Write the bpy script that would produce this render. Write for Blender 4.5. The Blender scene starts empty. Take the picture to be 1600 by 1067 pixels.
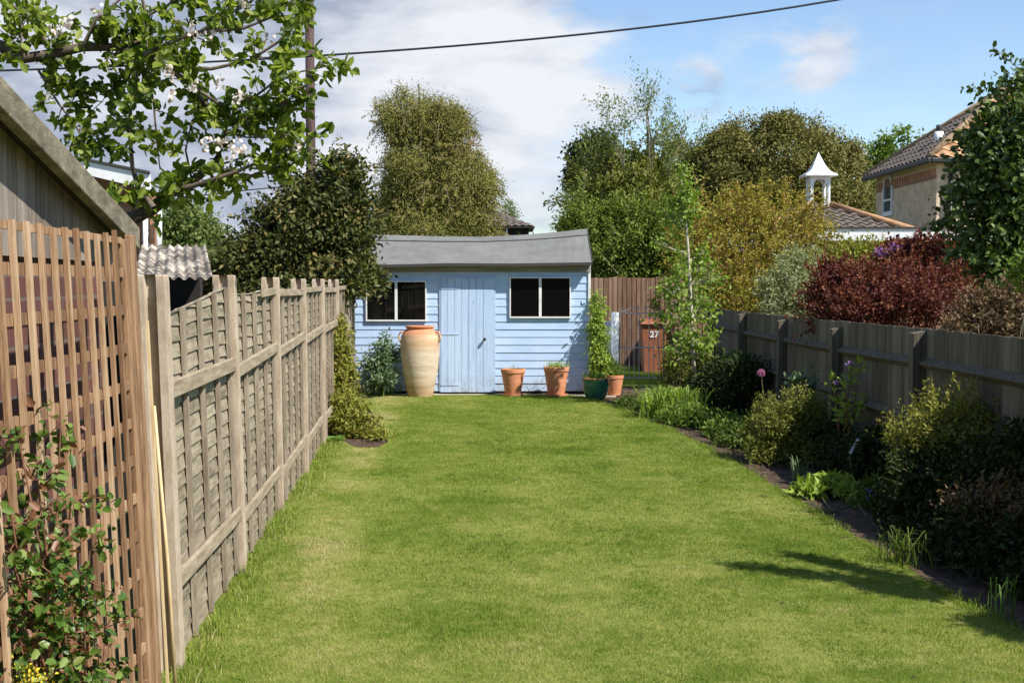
import bpy, math, random
import numpy as np
from mathutils import Vector, Matrix
R = math.radians
scene = bpy.context.scene
COL = scene.collection

# ---------------------------------------------------------------- camera
FPX = 2000.0; HZ = 442.0; CAMZ = 1.7
PITCH = math.atan((533.5 - HZ) / FPX)
cam_d = bpy.data.cameras.new('camera'); cam = bpy.data.objects.new('camera', cam_d); COL.objects.link(cam)
cam_d.sensor_width = 36; cam_d.lens = FPX / 1600 * 36; cam_d.clip_start = 0.05; cam_d.clip_end = 3000
cam.location = (0, 0, CAMZ); cam.rotation_euler = (math.pi / 2 - PITCH, 0, 0)
scene.camera = cam

# ---------------------------------------------------------------- light
SUN = Vector((0.70, -0.50, 1.0)).normalized()
elev = math.asin(SUN.z); az = math.atan2(SUN.x, SUN.y)
sd = bpy.data.lights.new('sun', 'SUN'); so = bpy.data.objects.new('sun', sd); COL.objects.link(so)
sd.energy = 5.0; sd.angle = R(0.53); sd.color = (1.0, 0.955, 0.88)
so.rotation_euler = (-SUN).to_track_quat('-Z', 'Y').to_euler()
so.location = (20, -15, 30)
scene.view_settings.view_transform = 'Standard'; scene.view_settings.look = 'None'
scene.view_settings.exposure = 0.58; scene.view_settings.gamma = 1

world = bpy.data.worlds.new('World'); scene.world = world; world.use_nodes = True
nt = world.node_tree; nt.nodes.clear()
def wn(t, **k):
    n = nt.nodes.new(t)
    for a, b in k.items(): setattr(n, a, b)
    return n
def wm(op, a, b=None, c=None):
    n = wn('ShaderNodeMath', operation=op)
    for i, s in enumerate((a, b, c)):
        if s is None: continue
        if hasattr(s, 'default_value'): nt.links.new(s, n.inputs[i])
        else: n.inputs[i].default_value = s
    return n.outputs[0]
sky = wn('ShaderNodeTexSky', sky_type='NISHITA', sun_disc=False, sun_elevation=elev, sun_rotation=az,
         altitude=0, air_density=1.0, dust_density=0.15, ozone_density=1.0)
tc = wn('ShaderNodeTexCoord')
nrm = wn('ShaderNodeVectorMath', operation='NORMALIZE'); nt.links.new(tc.outputs['Generated'], nrm.inputs[0])
def dirdot(px, py):
    d = Vector(((px - 800) / FPX, 1, (HZ - py) / FPX)).normalized()
    n = wn('ShaderNodeVectorMath', operation='DOT_PRODUCT'); nt.links.new(nrm.outputs[0], n.inputs[0]); n.inputs[1].default_value = d
    return n.outputs['Value']
def spot(px, py, rad_px):        # 1 at the direction, 0 at rad
    cosr = math.cos(math.atan(rad_px / FPX))
    n = wn('ShaderNodeMapRange', interpolation_type='SMOOTHSTEP'); nt.links.new(dirdot(px, py), n.inputs[0])
    n.inputs[1].default_value = cosr; n.inputs[2].default_value = 1.0
    return n.outputs[0]
def cnoise(sc, det, rough, off=(0, 0, 0), zs=2.2):
    m = wn('ShaderNodeMapping'); nt.links.new(nrm.outputs[0], m.inputs[0]); m.inputs['Scale'].default_value = (1, 1, zs); m.inputs['Location'].default_value = off
    n = wn('ShaderNodeTexNoise'); nt.links.new(m.outputs[0], n.inputs['Vector']); n.inputs['Scale'].default_value = sc
    n.inputs['Detail'].default_value = det; n.inputs['Roughness'].default_value = rough
    return n.outputs['Fac']
n1 = cnoise(4.2, 7, 0.55, (3.1, 0, 0.4)); n2 = cnoise(14, 6, 0.6, (0, 1.3, 0)); n3 = cnoise(7.5, 6, 0.5, (7.7, 2.2, 1.0), 3.0)
# cloud bank: everywhere left of a slanting edge, its margin broken up by noise
sx = wn('ShaderNodeSeparateXYZ'); nt.links.new(nrm.outputs[0], sx.inputs[0])
edge = wm('MULTIPLY', wm('SUBTRACT', wm('MULTIPLY_ADD', sx.outputs['Z'], 0.12, 0.075), sx.outputs['X']), 9.0)
edge = wm('MINIMUM', wm('MAXIMUM', edge, -1.5), 1.2)
dens = wm('ADD', edge, wm('MULTIPLY', wm('SUBTRACT', n1, 0.5), 3.2))
dens = wm('ADD', dens, wm('MULTIPLY', wm('SUBTRACT', n2, 0.5), 1.2))
mr = wn('ShaderNodeMapRange', interpolation_type='SMOOTHSTEP'); nt.links.new(dens, mr.inputs[0]); mr.inputs[1].default_value = -0.1; mr.inputs[2].default_value = 0.75
lowz = wn('ShaderNodeMapRange', interpolation_type='SMOOTHSTEP'); nt.links.new(sx.outputs['Z'], lowz.inputs[0]); lowz.inputs[1].default_value = 0.62; lowz.inputs[2].default_value = 0.32
nor = wn('ShaderNodeMapRange', interpolation_type='SMOOTHSTEP'); nt.links.new(sx.outputs['Y'], nor.inputs[0]); nor.inputs[1].default_value = -0.1; nor.inputs[2].default_value = 0.5
bank = wm('MULTIPLY', mr.outputs[0], wm('MULTIPLY', lowz.outputs[0], nor.outputs[0]))
def wisp(px, py, r, amt):
    s = spot(px, py, r); a = wm('MULTIPLY', s, wm('MULTIPLY_ADD', n2, 5.5, -2.2))
    return wm('MINIMUM', wm('MAXIMUM', wm('MULTIPLY', a, amt), 0.0), 0.85)
w = wm('MAXIMUM', wisp(1265, 78, 85, 0.95), wisp(1085, 143, 62, 1.1))
w = wm('MAXIMUM', w, wisp(1180, 95, 80, 0.35)); w = wm('MAXIMUM', w, wisp(1340, 200, 300, 0.12))
cov = wm('MINIMUM', wm('MAXIMUM', bank, w), 1.0)
# cloud tone: bright billows and grey undersides
cr = wn('ShaderNodeValToRGB')
br = wm('ADD', wm('MULTIPLY_ADD', n3, 2.3, -0.77), wm('MULTIPLY', wm('SUBTRACT', n2, 0.5), 0.8))
br = wm('ADD', br, wm('MULTIPLY', spot(700, 60, 420), 0.22))
br = wm('ADD', br, wm('MULTIPLY', spot(870, 110, 150), 0.2))
br = wm('SUBTRACT', br, wm('MULTIPLY', spot(130, 200, 330), 0.20))
nt.links.new(br, cr.inputs[0])
cr.color_ramp.elements[0].position = 0.22; cr.color_ramp.elements[0].color = (3.1, 3.6, 4.6, 1)
cr.color_ramp.elements[1].position = 0.80; cr.color_ramp.elements[1].color = (6.9, 7.1, 7.5, 1)
e = cr.color_ramp.elements.new(0.5); e.color = (5.4, 5.75, 6.5, 1)
tint = wn('ShaderNodeMix', data_type='RGBA', blend_type='MULTIPLY'); tint.inputs[0].default_value = 1.0
nt.links.new(sky.outputs[0], tint.inputs[6]); tint.inputs[7].default_value = (1.20, 1.28, 1.38, 1)
mx = wn('ShaderNodeMix', data_type='RGBA'); nt.links.new(cov, mx.inputs[0]); nt.links.new(tint.outputs[2], mx.inputs[6]); nt.links.new(cr.outputs[0], mx.inputs[7])
bg = wn('ShaderNodeBackground'); nt.links.new(mx.outputs[2], bg.inputs[0]); bg.inputs[1].default_value = 0.085
wo = wn('ShaderNodeOutputWorld'); nt.links.new(bg.outputs[0], wo.inputs[0])
SKYTINT = tint

# ---------------------------------------------------------------- helpers
def P(px, py, D):
    u = (px - 800) / FPX; v = (533.5 - py) / FPX
    dy = math.cos(PITCH) + v * math.sin(PITCH); dz = -math.sin(PITCH) + v * math.cos(PITCH)
    t = D / dy
    return Vector((u * t, D, CAMZ + dz * t))
def GR(px, py, z=0.0):
    u = (px - 800) / FPX; v = (533.5 - py) / FPX
    dy = math.cos(PITCH) + v * math.sin(PITCH); dz = -math.sin(PITCH) + v * math.cos(PITCH)
    t = (z - CAMZ) / dz
    return Vector((u * t, dy * t, z))
def tag(o, label=None, cat=None, group=None, kind=None):
    if label: o['label'] = label
    if cat: o['category'] = cat
    if group: o['group'] = group
    if kind: o['kind'] = kind
    return o
def thing(name, label, cat, loc, group=None):
    o = bpy.data.objects.new(name, None); COL.objects.link(o); o.empty_display_size = 0.1
    o.location = loc
    return tag(o, label, cat, group)
def wloc(o):
    v = Vector((0, 0, 0))
    while o is not None: v = v + o.location; o = o.parent
    return v
def link_mesh(name, me, mat, parent=None, origin=None):
    o = bpy.data.objects.new(name, me); COL.objects.link(o)
    if mat: me.materials.append(mat)
    if parent is not None: o.parent = parent
    elif origin is not None: o.location = origin
    return o
def npmesh(name, V, nv, fidx, mat, parent=None, origin=None, tint=None, smooth=False):
    """V (n,3) world coordinates; fidx (k,m) vertex index table, all faces m-sided"""
    off = np.array(wloc(parent)) if parent is not None else (np.array(origin) if origin is not None else np.zeros(3))
    me = bpy.data.meshes.new(name)
    V = (np.asarray(V, dtype=np.float64) - off).astype(np.float32)
    me.vertices.add(len(V)); me.vertices.foreach_set('co', V.ravel())
    k, m = fidx.shape
    me.loops.add(k * m); me.loops.foreach_set('vertex_index', fidx.astype(np.int32).ravel())
    me.polygons.add(k); me.polygons.foreach_set('loop_start', (np.arange(k) * m).astype(np.int32))
    if smooth: me.polygons.foreach_set('use_smooth', np.ones(k, dtype=bool))
    me.update(calc_edges=True)
    if tint is not None:
        a = me.attributes.new('tint', 'FLOAT', 'POINT'); a.data.foreach_set('value', np.asarray(tint, dtype=np.float32))
    return link_mesh(name, me, mat, parent, origin)
class MB:
    def __init__(s): s.v = []; s.f = []
    def add(s, vs, fs):
        b = len(s.v); s.v += [tuple(v) for v in vs]; s.f += [tuple(b + i for i in f) for f in fs]; return s
    def box(s, x0, x1, y0, y1, z0, z1):
        return s.hexa([(x0,y0,z0),(x1,y0,z0),(x1,y1,z0),(x0,y1,z0),(x0,y0,z1),(x1,y0,z1),(x1,y1,z1),(x0,y1,z1)])
    def hexa(s, v): return s.add(v, [(0,3,2,1),(4,5,6,7),(0,1,5,4),(1,2,6,5),(2,3,7,6),(3,0,4,7)])
    def obox(s, c, a, b, d):       # centre and three half vectors
        c, a, b, d = Vector(c), Vector(a), Vector(b), Vector(d)
        return s.hexa([c-a-b-d, c+a-b-d, c+a+b-d, c-a+b-d, c-a-b+d, c+a-b+d, c+a+b+d, c-a+b+d])
    def bar(s, p, q, w, h, up=(0,0,1)):   # rectangular bar from p to q
        p, q = Vector(p), Vector(q); d = (q-p); n = d.cross(Vector(up)).normalized(); u = n.cross(d).normalized()
        return s.obox((p+q)/2, d/2, n*w/2, u*h/2)
    def tube(s, pts, rad, n=7, cap=True):
        pts = [Vector(p) for p in pts]
        if not hasattr(rad, '__len__'): rad = [rad]*len(pts)
        b = len(s.v); ref = Vector((0.31, 0.17, 0.93))
        for i, p in enumerate(pts):
            d = (pts[min(i+1, len(pts)-1)] - pts[max(i-1, 0)])
            if d.length < 1e-9: d = Vector((0,0,1))
            d.normalize()
            if abs(d.dot(ref)) > 0.97: ref = Vector((1,0,0))
            u = d.cross(ref).normalized(); v = d.cross(u)
            for k in range(n):
                a = 2*math.pi*k/n; s.v.append(tuple(p + (u*math.cos(a)+v*math.sin(a))*rad[i]))
        for i in range(len(pts)-1):
            for k in range(n):
                s.f.append((b+i*n+k, b+i*n+(k+1)%n, b+(i+1)*n+(k+1)%n, b+(i+1)*n+k))
        if cap: s.f.append(tuple(b+k for k in range(n))[::-1]); s.f.append(tuple(b+(len(pts)-1)*n+k for k in range(n)))
        return s
    def lathe(s, c, prof, n=40, wob=0.0, rng=None):
        b = len(s.v); c = Vector(c)
        for r, z in prof:
            for k in range(n):
                a = 2*math.pi*k/n; rr = r*(1+wob*math.sin(3*a+z*5)+wob*0.6*math.sin(7*a+z*17))
                s.v.append((c.x+rr*math.cos(a), c.y+rr*math.sin(a), c.z+z))
        for i in range(len(prof)-1):
            for k in range(n): s.f.append((b+i*n+k, b+i*n+(k+1)%n, b+(i+1)*n+(k+1)%n, b+(i+1)*n+k))
        s.f.append(tuple(b+k for k in range(n))[::-1]); s.f.append(tuple(b+(len(prof)-1)*n+k for k in range(n)))
        return s
    def build(s, name, mat, parent=None, origin=None, smooth=False, bevel=0.0, auto=False):
        off = wloc(parent) if parent is not None else (Vector(origin) if origin is not None else Vector((0,0,0)))
        me = bpy.data.meshes.new(name); me.from_pydata([(v[0]-off.x, v[1]-off.y, v[2]-off.z) for v in s.v], [], s.f); me.update()
        if smooth: me.polygons.foreach_set('use_smooth', np.ones(len(me.polygons), dtype=bool))
        if auto: me.set_sharp_from_angle(angle=R(38))
        o = link_mesh(name, me, mat, parent, origin)
        if bevel:
            m = o.modifiers.new('bevel', 'BEVEL'); m.width = bevel; m.segments = 2; m.limit_method = 'ANGLE'
        return o

# ---------------------------------------------------------------- materials
def newmat(name):
    m = bpy.data.materials.new(name); m.use_nodes = True; m.node_tree.nodes.clear()
    t = m.node_tree; out = t.nodes.new('ShaderNodeOutputMaterial'); bs = t.nodes.new('ShaderNodeBsdfPrincipled')
    t.links.new(bs.outputs[0], out.inputs[0]); return m, t, bs, out
def nd(t, typ, **k):
    n = t.nodes.new(typ)
    for a, b in k.items(): setattr(n, a, b)
    return n
def ramp(t, src, stops):
    r = nd(t, 'ShaderNodeValToRGB'); t.links.new(src, r.inputs[0]); el = r.color_ramp.elements
    el[0].position = stops[0][0]; el[0].color = (*stops[0][1], 1); el[1].position = stops[-1][0]; el[1].color = (*stops[-1][1], 1)
    for p, c in stops[1:-1]: e = el.new(p); e.color = (*c, 1)
    return r.outputs[0]
def noise(t, sc, det=5, rough=0.6, stretch=(1,1,1), off=(0,0,0), dist=0.0):
    tc = nd(t, 'ShaderNodeTexCoord'); mp = nd(t, 'ShaderNodeMapping'); t.links.new(tc.outputs['Object'], mp.inputs[0])
    mp.inputs['Scale'].default_value = stretch; mp.inputs['Location'].default_value = off
    n = nd(t, 'ShaderNodeTexNoise'); t.links.new(mp.outputs[0], n.inputs['Vector'])
    n.inputs['Scale'].default_value = sc; n.inputs['Detail'].default_value = det; n.inputs['Roughness'].default_value = rough; n.inputs['Distortion'].default_value = dist
    return n.outputs['Fac']
def mixc(t, fac, a, b, mode='MIX'):
    m = nd(t, 'ShaderNodeMix', data_type='RGBA', blend_type=mode)
    for i, s in ((0, fac), (6, a), (7, b)):
        if hasattr(s, 'links'): t.links.new(s, m.inputs[i])
        elif i: m.inputs[i].default_value = (*s, 1)
        else: m.inputs[0].default_value = s
    return m.outputs[2]
def bump(t, bs, h, strength=0.3, dist=0.01):
    b = nd(t, 'ShaderNodeBump'); b.inputs['Strength'].default_value = strength; b.inputs['Distance'].default_value = dist
    t.links.new(h, b.inputs['Height']); t.links.new(b.outputs[0], bs.inputs['Normal'])
def surf(name, cols, sc=6, stretch=(1,1,1), rough=0.8, bmp=0.3, bdist=0.01, spots=None, fine=60, spec=0.3, metal=0.0, island=0.0):
    """noise driven colour between cols, optional second coloured stain layer spots=(colour, scale, threshold)"""
    m, t, bs, out = newmat(name)
    a = noise(t, sc, 6, 0.65, stretch); f = noise(t, fine, 3, 0.7, stretch, (5, 1, 2))
    s = nd(t, 'ShaderNodeMath', operation='MULTIPLY_ADD'); t.links.new(f, s.inputs[0]); s.inputs[1].default_value = 0.35; t.links.new(a, s.inputs[2])
    n = len(cols); src = s.outputs[0]
    if island:
        g = nd(t, 'ShaderNodeNewGeometry'); q = nd(t, 'ShaderNodeMath', operation='MULTIPLY_ADD'); t.links.new(g.outputs['Random Per Island'], q.inputs[0])
        q.inputs[1].default_value = island; t.links.new(src, q.inputs[2]); q2 = nd(t, 'ShaderNodeMath', operation='SUBTRACT'); t.links.new(q.outputs[0], q2.inputs[0]); q2.inputs[1].default_value = island/2; src = q2.outputs[0]
    c = ramp(t, src, [(0.48 + 0.38*i/max(1, n-1), cols[i]) for i in range(n)])
    if spots:
        k = noise(t, spots[1], 6, 0.7, (1,1,1), (9, 3, 4)); kr = ramp(t, k, [(spots[2], (0,0,0)), (spots[2]+0.08, (1,1,1))])
        c = mixc(t, kr, c, spots[0])
    t.links.new(c, bs.inputs['Base Color']); bs.inputs['Roughness'].default_value = rough; bs.inputs['Specular IOR Level'].default_value = spec; bs.inputs['Metallic'].default_value = metal
    bump(t, bs, s.outputs[0], bmp, bdist); return m
def leafmat(name, cols, rough=0.6, trans=0.3, tcol=None, spec=0.18):
    m, t, bs, out = newmat(name)
    at = nd(t, 'ShaderNodeAttribute', attribute_name='tint'); n = len(cols)
    c = ramp(t, at.outputs['Fac'], [(i/(n-1), cols[i]) for i in range(n)])
    t.links.new(c, bs.inputs['Base Color']); bs.inputs['Roughness'].default_value = rough; bs.inputs['Specular IOR Level'].default_value = spec
    if trans > 0:
        tr = nd(t, 'ShaderNodeBsdfTranslucent'); tc = mixc(t, 1.0, c, tcol or (1.25, 1.35, 0.6), 'MULTIPLY'); t.links.new(tc, tr.inputs[0])
        mx = nd(t, 'ShaderNodeMixShader'); mx.inputs[0].default_value = trans; t.links.new(bs.outputs[0], mx.inputs[1]); t.links.new(tr.outputs[0], mx.inputs[2]); t.links.new(mx.outputs[0], out.inputs[0])
    return m
def flat(name, c, rough=0.5, spec=0.5, metal=0.0):
    m, t, bs, out = newmat(name); a = noise(t, 18, 4, 0.6)
    t.links.new(ramp(t, a, [(0.3, tuple(x*0.86 for x in c)), (0.7, tuple(min(1, x*1.08) for x in c))]), bs.inputs['Base Color'])
    bs.inputs['Roughness'].default_value = rough; bs.inputs['Specular IOR Level'].default_value = spec; bs.inputs['Metallic'].default_value = metal; return m
def brickmat(name, c1, c2, mortar, sc=1.0, axis='xz'):
    m, t, bs, out = newmat(name)
    tc = nd(t, 'ShaderNodeTexCoord'); sp = nd(t, 'ShaderNodeSeparateXYZ'); t.links.new(tc.outputs['Object'], sp.inputs[0])
    cb = nd(t, 'ShaderNodeCombineXYZ'); ad = nd(t, 'ShaderNodeMath', operation='ADD'); t.links.new(sp.outputs[0], ad.inputs[0]); t.links.new(sp.outputs[1], ad.inputs[1])
    t.links.new(ad.outputs[0], cb.inputs[0]); t.links.new(sp.outputs[2], cb.inputs[1])
    b = nd(t, 'ShaderNodeTexBrick'); t.links.new(cb.outputs[0], b.inputs['Vector']); b.inputs['Scale'].default_value = sc
    b.inputs['Brick Width'].default_value = 0.225; b.inputs['Row Height'].default_value = 0.075; b.inputs['Mortar Size'].default_value = 0.006
    b.inputs['Color1'].default_value = (*c1, 1); b.inputs['Color2'].default_value = (*c2, 1); b.inputs['Mortar'].default_value = (*mortar, 1)
    a = noise(t, 3.5, 5, 0.6); c = mixc(t, 1.0, b.outputs['Color'], ramp(t, a, [(0.3, (0.72, 0.70, 0.68)), (0.7, (1.1, 1.08, 1.05))]), 'MULTIPLY')
    t.links.new(c, bs.inputs['Base Color']); bs.inputs['Roughness'].default_value = 0.9
    iv = nd(t, 'ShaderNodeMath', operation='SUBTRACT'); iv.inputs[0].default_value = 1; t.links.new(b.outputs['Fac'], iv.inputs[1]); bump(t, bs, iv.outputs[0], 0.5, 0.008); return m

M = {}
M['conc'] = surf('weathered_concrete', [(0.31,0.235,0.16),(0.44,0.35,0.255),(0.56,0.465,0.36)], 9, (1,1,0.5), 0.92, 0.35, 0.006, ((0.16,0.15,0.06), 7, 0.66), 90)
M['lap'] = surf('weathered_lap_board', [(0.135,0.108,0.07),(0.245,0.205,0.14),(0.36,0.305,0.215)], 5, (1,1,7), 0.9, 0.5, 0.006, ((0.19,0.18,0.06), 6, 0.70), 40, island=0.22)
M['railwood'] = surf('weathered_rail', [(0.22,0.17,0.11),(0.33,0.27,0.185),(0.43,0.36,0.265)], 5, (6,0.6,6), 0.9, 0.5, 0.005, ((0.20,0.19,0.08), 5, 0.66), 40, island=0.2)
M['batten'] = surf('weathered_batten', [(0.155,0.118,0.08),(0.255,0.205,0.15),(0.37,0.31,0.235)], 5, (5,5,0.6), 0.9, 0.5, 0.005, ((0.22,0.21,0.08), 5, 0.68), 40, island=0.2)
M['trellis'] = surf('tan_softwood', [(0.16,0.085,0.042),(0.33,0.195,0.105),(0.50,0.345,0.215)], 4, (6,6,0.5), 0.8, 0.4, 0.004, ((0.32,0.11,0.03), 9, 0.68), 40, island=0.35)
M['greywood'] = surf('grey_vertical_planks', [(0.13,0.105,0.08),(0.21,0.175,0.14),(0.31,0.265,0.215)], 4, (9,9,0.35), 0.9, 0.4, 0.005, ((0.30,0.20,0.12), 5, 0.66), 50, island=0.25)
M['barge'] = surf('old_bargeboard', [(0.095,0.08,0.055),(0.17,0.145,0.10),(0.27,0.235,0.165)], 9, (1,1,2.5), 0.92, 0.7, 0.006, ((0.40,0.36,0.22), 22, 0.62), 60)
M['shadefence'] = surf('shade_toned_weathered_boards', [(0.075,0.062,0.045),(0.13,0.110,0.080),(0.20,0.172,0.128)], 4, (8,8,0.5), 0.9, 0.5, 0.005, ((0.06,0.05,0.035), 6, 0.66), 40, island=0.3)  # weathered wood, colour lowered to stand for the fence's shaded face
M['brownfence'] = surf('brown_board_fence', [(0.14,0.075,0.045),(0.23,0.135,0.085),(0.31,0.20,0.13)], 4, (8,8,0.5), 0.9, 0.5, 0.005, None, 40, island=0.3)
M['oldbrick'] = brickmat('dark_red_brick', (0.15,0.055,0.045), (0.10,0.04,0.035), (0.14,0.11,0.10))
M['orangebrick'] = brickmat('orange_brick', (0.52,0.26,0.13), (0.42,0.20,0.10), (0.42,0.34,0.26))
M['buffbrick'] = brickmat('buff_brick', (0.74,0.57,0.40), (0.64,0.48,0.33), (0.66,0.56,0.44))
M['redbrick'] = brickmat('red_brown_brick', (0.38,0.19,0.11), (0.28,0.13,0.08), (0.3,0.26,0.2))
M['shed'] = surf('pale_blue_paint', [(0.40,0.535,0.74),(0.46,0.60,0.80),(0.52,0.65,0.835)], 5, (0.6,1,3), 0.6, 0.12, 0.002, ((0.36,0.48,0.66), 6, 0.64), 50, 0.4, island=0.1)
M['sheddoor'] = surf('pale_blue_door_paint', [(0.36,0.49,0.68),(0.45,0.58,0.775),(0.53,0.65,0.82)], 7, (6,1,0.35), 0.6, 0.2, 0.003, ((0.30,0.41,0.58), 7, 0.64), 50, 0.4, island=0.15)
M['felt'] = surf('grey_roofing_felt', [(0.135,0.135,0.127),(0.165,0.165,0.155),(0.195,0.193,0.18)], 3, (1,1,1), 0.95, 0.25, 0.004, ((0.14,0.14,0.13), 2.2, 0.62), 150)
M['feltedge'] = flat('dark_felt_edge', (0.05,0.045,0.04), 0.9)
M['fascia'] = surf('grey_brown_fascia', [(0.20,0.19,0.165),(0.28,0.265,0.235),(0.34,0.325,0.29)], 5, (0.5,1,5), 0.85, 0.2)
M['white'] = surf('white_paint', [(0.66,0.65,0.62),(0.78,0.775,0.75),(0.84,0.84,0.82)], 4, (1,1,1), 0.55, 0.1, 0.003, ((0.5,0.48,0.42), 9, 0.70), 40, 0.5)
M['glass'], _t, _b, _o = newmat('dark_window_glass'); _b.inputs['Base Color'].default_value = (0.004,0.004,0.004,1); _b.inputs['Roughness'].default_value = 0.03; _b.inputs['Specular IOR Level'].default_value = 0.4
M['houseglass'], _t, _b, _o = newmat('house_window_glass'); _b.inputs['Base Color'].default_value = (0.05,0.065,0.08,1); _b.inputs['Roughness'].default_value = 0.08
M['black'] = flat('black_iron', (0.02,0.02,0.02), 0.5)
M['iron'] = flat('grey_painted_iron', (0.30,0.29,0.30), 0.5)
M['terra'] = surf('terracotta', [(0.46,0.17,0.075),(0.58,0.235,0.115),(0.66,0.31,0.17)], 7, (1,1,2), 0.8, 0.15, 0.003, ((0.40,0.13,0.06), 9, 0.66), 60)
for key in ('shed', 'sheddoor'):
    t = M[key].node_tree; bs = [n for n in t.nodes if n.type == 'BSDF_PRINCIPLED'][0]; src = bs.inputs['Base Color'].links[0].from_socket
    tcn = nd(t, 'ShaderNodeTexCoord'); sp = nd(t, 'ShaderNodeSeparateXYZ'); t.links.new(tcn.outputs['Object'], sp.inputs[0])
    mr2 = nd(t, 'ShaderNodeMapRange'); t.links.new(sp.outputs[2], mr2.inputs[0]); mr2.inputs[1].default_value = 0.32; mr2.inputs[2].default_value = 0.04; mr2.inputs[3].default_value = 0; mr2.inputs[4].default_value = 0.75
    k = noise(t, 9, 6, 0.75, (1, 1, .6), (2, 8, 1)); mu = nd(t, 'ShaderNodeMath', operation='MULTIPLY'); t.links.new(mr2.outputs[0], mu.inputs[0]); t.links.new(ramp(t, k, [(0.42, (0, 0, 0)), (0.62, (1, 1, 1))]), mu.inputs[1])
    k2 = noise(t, 30, 5, 0.8, (1, 1, 1.0), (3, 3, 3)); c2 = mixc(t, ramp(t, k2, [(0.66, (0, 0, 0)), (0.74, (.6, .6, .6))]), src, (0.36, 0.40, 0.44))
    t.links.new(mixc(t, mu.outputs[0], c2, (0.24, 0.23, 0.19)), bs.inputs['Base Color'])
# large jar: pale salt bands over orange clay
m, t, bs, out = newmat('aged_clay_jar')
a = noise(t, 3.0, 6, 0.6, (0.5,0.5,3.2)); tcn = nd(t, 'ShaderNodeTexCoord'); sp = nd(t, 'ShaderNodeSeparateXYZ'); t.links.new(tcn.outputs['Object'], sp.inputs[0])
g = ramp(t, sp.outputs[2], [(0.0,(0.52,0.31,0.16)),(0.12,(0.52,0.37,0.235)),(0.35,(0.60,0.475,0.34)),(0.68,(0.61,0.485,0.35)),(0.76,(0.58,0.40,0.24)),(0.88,(0.55,0.36,0.21)),(0.95,(0.55,0.25,0.13)),(1.0,(0.58,0.24,0.11))])
t.links.new(mixc(t, 1.0, g, ramp(t, a, [(0.3,(0.70,0.66,0.60)),(0.5,(1,1,1)),(0.7,(1.15,1.24,1.36))]), 'MULTIPLY'), bs.inputs['Base Color'])
bs.inputs['Roughness'].default_value = 0.85; bump(t, bs, noise(t, 6, 5, 0.6, (0.6,0.6,5)), 0.4, 0.012); M['jar'] = m
M['greenglaze'] = surf('green_glaze', [(0.02,0.10,0.055),(0.03,0.15,0.085),(0.05,0.20,0.12)], 5, (1,1,1), 0.22, 0.1, 0.003, None, 40, 0.6)
M['bin'] = surf('brown_plastic', [(0.24,0.085,0.045),(0.29,0.105,0.055),(0.33,0.125,0.07)], 4, (1,1,1), 0.5, 0.05, 0.002)
M['soil'] = surf('dark_soil', [(0.035,0.022,0.013),(0.07,0.044,0.027),(0.13,0.085,0.058)], 9, (1,1,1), 0.95, 0.9, 0.03, ((0.20,0.14,0.10), 30, 0.68), 60)
M['bark'] = surf('brown_bark', [(0.06,0.042,0.03),(0.11,0.08,0.055),(0.17,0.13,0.095)], 14, (1,1,0.4), 0.9, 0.7, 0.01)
M['applebark'] = surf('apple_bark', [(0.07,0.05,0.037),(0.13,0.10,0.075),(0.21,0.175,0.13)], 16, (1,1,0.6), 0.9, 0.7, 0.008)
M['palebark'] = surf('pale_bark', [(0.34,0.29,0.21),(0.50,0.44,0.34),(0.60,0.55,0.45)], 14, (1,1,2), 0.85, 0.5, 0.006)
M['twig'] = surf('grey_twig', [(0.14,0.11,0.075),(0.22,0.18,0.13),(0.30,0.25,0.18)], 14, (1,1,1), 0.9, 0.3, 0.004)
M['stem'] = surf('green_brown_stem', [(0.08,0.07,0.03),(0.12,0.12,0.05),(0.17,0.15,0.07)], 14, (1,1,1), 0.7, 0.3, 0.004)
M['pole'] = surf('creosoted_pole', [(0.045,0.026,0.024),(0.075,0.044,0.040),(0.11,0.07,0.064)], 5, (6,6,0.4), 0.85, 0.3, 0.006)
M['wire'] = flat('black_cable', (0.015,0.016,0.025), 0.6)
M['asbestos'] = surf('lichened_corrugated_sheet', [(0.20,0.17,0.14),(0.38,0.325,0.26),(0.58,0.52,0.43)], 3.2, (1,1,1), 0.95, 0.6, 0.01, ((0.10,0.085,0.07), 6.5, 0.46), 45)
M['greyroof'] = surf('grey_brown_tiles', [(0.085,0.068,0.058),(0.13,0.105,0.088),(0.19,0.155,0.13)], 4, (1,1,1), 0.9, 0.5, 0.01, ((0.22,0.19,0.12), 8, 0.66), 40)
M['orangetile'] = surf('orange_ridge_tile', [(0.28,0.15,0.07),(0.42,0.23,0.115),(0.50,0.31,0.18)], 4, (1,1,1), 0.9, 0.4, 0.01, ((0.30,0.24,0.15), 6, 0.62), 40)
M['hiptile'] = surf('brown_hip_tile', [(0.17,0.11,0.07),(0.27,0.175,0.105),(0.36,0.25,0.16)], 4, (1,1,1), 0.9, 0.4, 0.01)
M['dark'] = flat('dark_timber', (0.022,0.018,0.014), 0.9)
M['slab'] = surf('pale_paving', [(0.30,0.25,0.20),(0.42,0.36,0.29),(0.50,0.44,0.37)], 4, (1,1,1), 0.9, 0.4, 0.01)
M['cane'] = surf('bamboo_cane', [(0.50,0.34,0.15),(0.62,0.46,0.25),(0.70,0.55,0.34)], 6, (4,4,1), 0.6, 0.2)
M['render'] = surf('grey_render', [(0.24,0.24,0.27),(0.33,0.33,0.37),(0.42,0.42,0.46)], 4, (1,1,1), 0.9, 0.3)
M['plastic'] = flat('white_plastic', (0.75,0.77,0.78), 0.4)

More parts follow.
